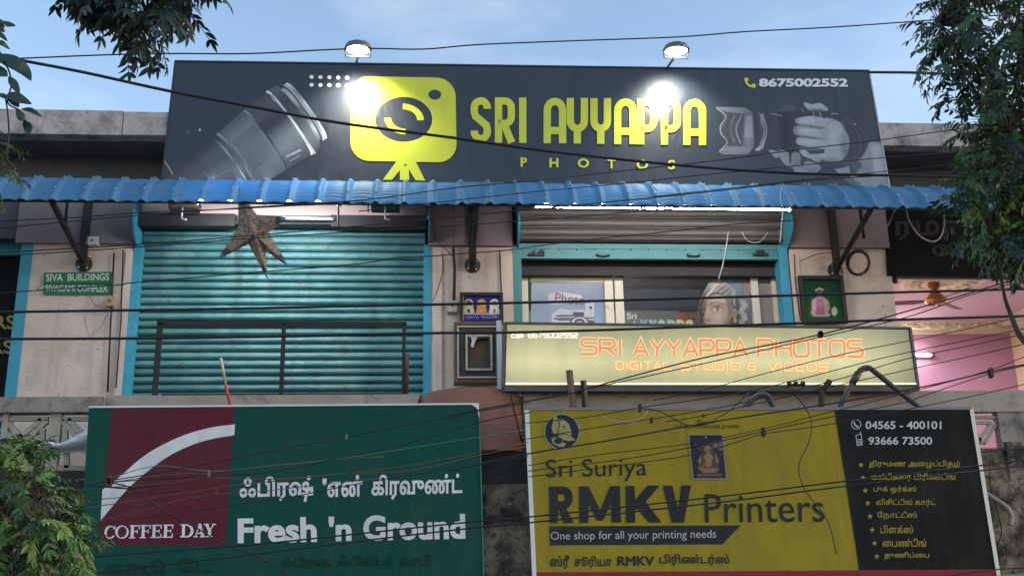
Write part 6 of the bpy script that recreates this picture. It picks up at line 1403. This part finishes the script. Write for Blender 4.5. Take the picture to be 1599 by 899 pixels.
def tree(name, label, root, trunk_pts, trunk_r, limbs, groups, lm, group=None):
    """limbs: lists of points with a radius; groups: (points, limb tip, frond length, pairs, leaflet length, width, colours, spray direction, fronds per point)"""
    T = thing(name, root, label, 'tree', group)
    b = MB(); b.tube(smooth_pts(trunk_pts, 5), [trunk_r*(1-.55*i/(5*(len(trunk_pts)-1))) for i in range(5*(len(trunk_pts)-1)+1)], 12); b.build('trunk', barkm, T)
    for pts, r in limbs:
        n_ = 5*(len(pts)-1)+1; MB().tube(smooth_pts(pts, 5), [r*(1-.75*i/(n_-1)) for i in range(n_)], 8).build('branch', barkm, T)
    cr_ = MB(); tw = MB()
    for pts, tips_, fl, pr, ll, lw, cols, sd_, per in groups:
        for p in pts:
            tip = min(tips_, key=lambda q: (q-p).length); mid = (tip+p)/2+Vector((0, 0, .08))+rv(.05)
            tw.tube([tip, mid, p], [.006, .004, .0025], 4, False)
            for k in range(per):
                d = (sd_ + (p-tip).normalized()*.6 + rv(.8)); frond(cr_, tw, p+rv(.02), d, fl*rg.uniform(.7, 1.15), pr, ll, lw, cols)
    tag(tw.build('twigs', barkm, T), kind='stuff'); c = cr_.build('crown', lm, T, smooth=False); c['kind'] = 'stuff'
    return T
LM = leaf_mat('neem_leaf', None, None)
dkc = [(.02, .06, .03), (.016, .05, .028), (.035, .09, .035), (.06, .13, .04), (.012, .035, .025)]; grc = [(.05, .14, .03), (.08, .20, .04), (.035, .10, .028), (.15, .26, .05), (.03, .08, .03), (.2, .26, .07)]
# right tree
Rt = [(1500, -40), (1470, 20), (1475, 90), (1500, 130), (1530, 190), (1520, 260), (1500, 300), (1510, 350), (1540, 385), (1580, 405), (1640, 405), (1700, -40)]
Ri = [(1490, -30), (1455, 10), (1440, 60), (1432, 85), (1445, 110), (1480, 135), (1495, 180), (1505, 230), (1540, 200), (1500, 100), (1520, -20)]
rb = at(1760, 900, -6.2); rb.z = 0
lim = []; tips_ = []
tr_ = [Vector((rb.x, rb.y, 0)), Vector((rb.x+.05, rb.y, 1.4)), at(1710, 560, -6.1), at(1660, 420, -6.0)]
for tgt in ((1600, 330), (1560, 230), (1500, 110), (1470, 40), (1590, 60), (1640, 200), (1555, 390), (1520, 290)):
    a = at(1665, 430, -6.0); c = at(tgt[0], tgt[1], rg.uniform(-6.3, -5.4)); mid = (a+c)/2+Vector((.08, 0, .1)); lim.append(([a, mid, c], .035)); tips_ += [mid, c]
lim.append(([at(1650, 560, -6), at(1599, 532, -5.9), at(1578, 490, -5.8), at(1567, 455, -5.8), at(1560, 400, -5.8)], .028))
pr1 = region_points(Rt, 300, -6.5, -5.2); pr2 = region_points(Ri, 55, -6.1, -5.5)
low = region_points([(1490, 300), (1510, 280), (1600, 290), (1640, 410), (1580, 405), (1555, 380), (1525, 355), (1510, 330)], 66, -6.3, -5.5)
tree('neem_tree', 'dark leafy neem tree at the right edge, its leaves over the big board corner', (rb.x, rb.y, 0), tr_, .13, lim,
     [(pr1, tips_, .26, 6, .108, .030, dkc, Vector((-.2, 0, -.2)), 2), (pr2, tips_, .26, 6, .105, .027, dkc, Vector((-.8, 0, -.1)), 1), (low, tips_, .2, 5, .095, .029, grc, Vector((-.3, -.2, -.5)), 2)], LM, 'neem trees in front of the shops')
# hanging spray top left
Lt = [(150, -70), (140, -30), (160, 5), (185, 30), (215, 48), (258, 42), (285, 15), (310, -20), (330, -70)]
Lo = [(110, -40), (122, 0), (145, 0), (150, -40)]; Lq = [(318, -30), (328, -5), (342, -10), (345, -40)]; Lr = [(195, 50), (255, 62), (250, 80), (205, 70)]
Yt = -8.6
tb = at(-350, 600, -8.8); 
a0 = at(120, -180, -8.6)
trk = [Vector((tb.x, tb.y, 0)), Vector((tb.x-.05, tb.y, 1.5)), at(-340, 200, -8.8), at(-240, -120, -8.7)]
lm1 = [([at(-240, -120, -8.7), at(0, -220, -8.6), a0, at(225, -60, Yt)], .04), ([a0, at(200, -60, Yt), at(230, 30, Yt)], .015), ([at(-300, 40, -8.7), at(-120, 60, -8.7), at(-40, 70, -8.7)], .02), ([at(-300, 90, -8.7), at(-120, 190, -8.7), at(-30, 230, -8.7)], .02)]
tps = [at(225, -60, Yt), at(230, 20, Yt), at(180, -20, Yt), at(280, -30, Yt), a0, at(205, 50, Yt)]
blc = [(.016, .04, .035), (.012, .035, .032), (.02, .05, .035)]
big = region_points([(-60, 60), (-30, 40), (5, 60), (0, 110), (5, 160), (0, 240), (-60, 250)], 10, -8.8, -8.4)
bb_ = region_points([(-40, 215), (20, 215), (30, 262), (10, 290), (-40, 300)], 16, -8.8, -8.5)
tree('neem_tree', 'neem branch drooping into the sky at the top left', (tb.x, tb.y, 0), trk, .12, lm1,
     [(region_points(Lt, 75, -8.9, -8.3), tps, .19, 5, .10, .026, blc, Vector((0, 0, -.1)), 2), (region_points(Lo, 5, -8.7, -8.5), tps, .16, 5, .092, .024, blc, Vector((-.4, 0, -.4)), 1), (region_points(Lq, 3, -8.7, -8.5), tps, .14, 4, .09, .024, blc, Vector((.6, 0, -.4)), 1), (region_points(Lr, 8, -8.7, -8.5), tps, .13, 4, .09, .024, blc, Vector((.0, 0, -.6)), 1),
      (bb_, [at(-40, 230, -8.7)], .1, 6, .05, .014, [(.03, .07, .02), (.04, .07, .02)], Vector((.6, 0, -.3)), 1)], LM, 'neem trees in front of the shops')
# broad leaves at the left edge: each leaf its own
T = thing('broad_leaved_branch', at(-40, 150, -8.9), 'branch with broad dark leaves hanging at the upper left edge', 'branch')
b = MB(); 
for pts in ([(-80, 40), (-20, 85), (8, 100), (18, 130), (12, 160), (30, 172)], [(8, 150), (12, 175), (14, 210), (10, 245)], [(-40, 90), (0, 95), (10, 92)], [(30, 172), (36, 185), (42, 205)], [(-60, 20), (-10, 28), (5, 34)]): b.tube(smooth_pts([at(x_, y_, -8.95) for x_, y_ in pts], 4), .004, 5)
b.build('stem', barkm, T)
def blade(pts, w):
    mb = MB(); P = [at(x_, y_, -8.97+rg.uniform(-.03, .03)) for x_, y_ in pts]; P = smooth_pts(P, 4); n = len(P); s0 = len(mb.v); k_ = (P[0]-CAM).dot(fw)/F
    for i, p in enumerate(P):
        d = (P[min(i+1, n-1)]-P[max(i-1, 0)]).normalized(); s = d.cross(Vector((rg.uniform(-.1, .1), -1, .2))).normalized(); ww = w*k_/2*math.sin(math.pi*min(.999, max(.02, (i/(n-1))**.85)))**.8
        mb.v += [p-s*ww, p+Vector((0, -.006, 0)), p+s*ww]
    for i in range(n-1):
        a = s0+i*3; mb.f += [(a, a+1, a+4, a+3), (a+1, a+2, a+5, a+4)]
    mb.build('leaf', broadm, T, smooth=True)
broadm = mat('broad_leaf', (.02, .055, .04), .45, noise=(12, .3))
for pts, w in (([(0, 34), (12, 38), (25, 41)], 11), ([(-6, 30), (2, 44), (8, 50)], 12), ([(-8, 48), (2, 55), (12, 65)], 8), ([(-8, 64), (4, 68), (16, 78)], 9), ([(-12, 88), (8, 92), (26, 100), (40, 112), (49, 127)], 24), ([(-20, 100), (0, 112), (12, 120)], 18), ([(14, 120), (22, 132), (31, 148)], 13), ([(8, 152), (20, 150), (34, 156), (50, 163)], 18), ([(14, 145), (22, 158), (30, 168)], 14), ([(26, 172), (34, 183), (42, 190)], 13), ([(34, 170), (48, 172), (67, 184)], 9), ([(38, 188), (44, 200), (44, 211)], 14), ([(-4, 146), (6, 150), (14, 154)], 9), ([(-10, 74), (-2, 90), (4, 100)], 14)): blade(pts, w)
# bush tree bottom left
Bu = [(-60, 730), (-20, 705), (15, 715), (45, 740), (70, 780), (90, 810), (105, 845), (110, 920), (-60, 950)]
Bo = [(-10, 685), (20, 690), (48, 725), (72, 755), (94, 785), (104, 815), (116, 860), (104, 905), (90, 800), (40, 720), (-10, 690)]
b0 = at(-60, 1100, -6.6); trk = [Vector((b0.x, b0.y, 0)), Vector((b0.x+.03, b0.y, .8)), at(-20, 900, -6.6), at(0, 800, -6.6)]
tps = []; lm2 = []
for tgt in ((20, 720), (60, 780), (90, 830), (40, 860), (-20, 740), (100, 870)):
    c = at(tgt[0], tgt[1], rg.uniform(-7, -6.3)); a = at(-15, 930, -6.6); mid = (a+c)/2+Vector((0, 0, .05)); lm2.append(([a, mid, c], .02)); tps += [c, mid]
tree('neem_tree', 'bright green young neem tree at the bottom left, in front of the coffee board', (b0.x, b0.y, 0), trk, .06, lm2,
     [(region_points(Bu, 150, -7.2, -6.2), tps, .22, 6, .092, .026, grc, Vector((.2, -.2, .3)), 2), (region_points(Bo, 55, -6.9, -6.4), tps, .2, 6, .085, .024, grc+[(.09, .13, .04)], Vector((.9, -.2, .2)), 1)], LM, 'neem trees in front of the shops')
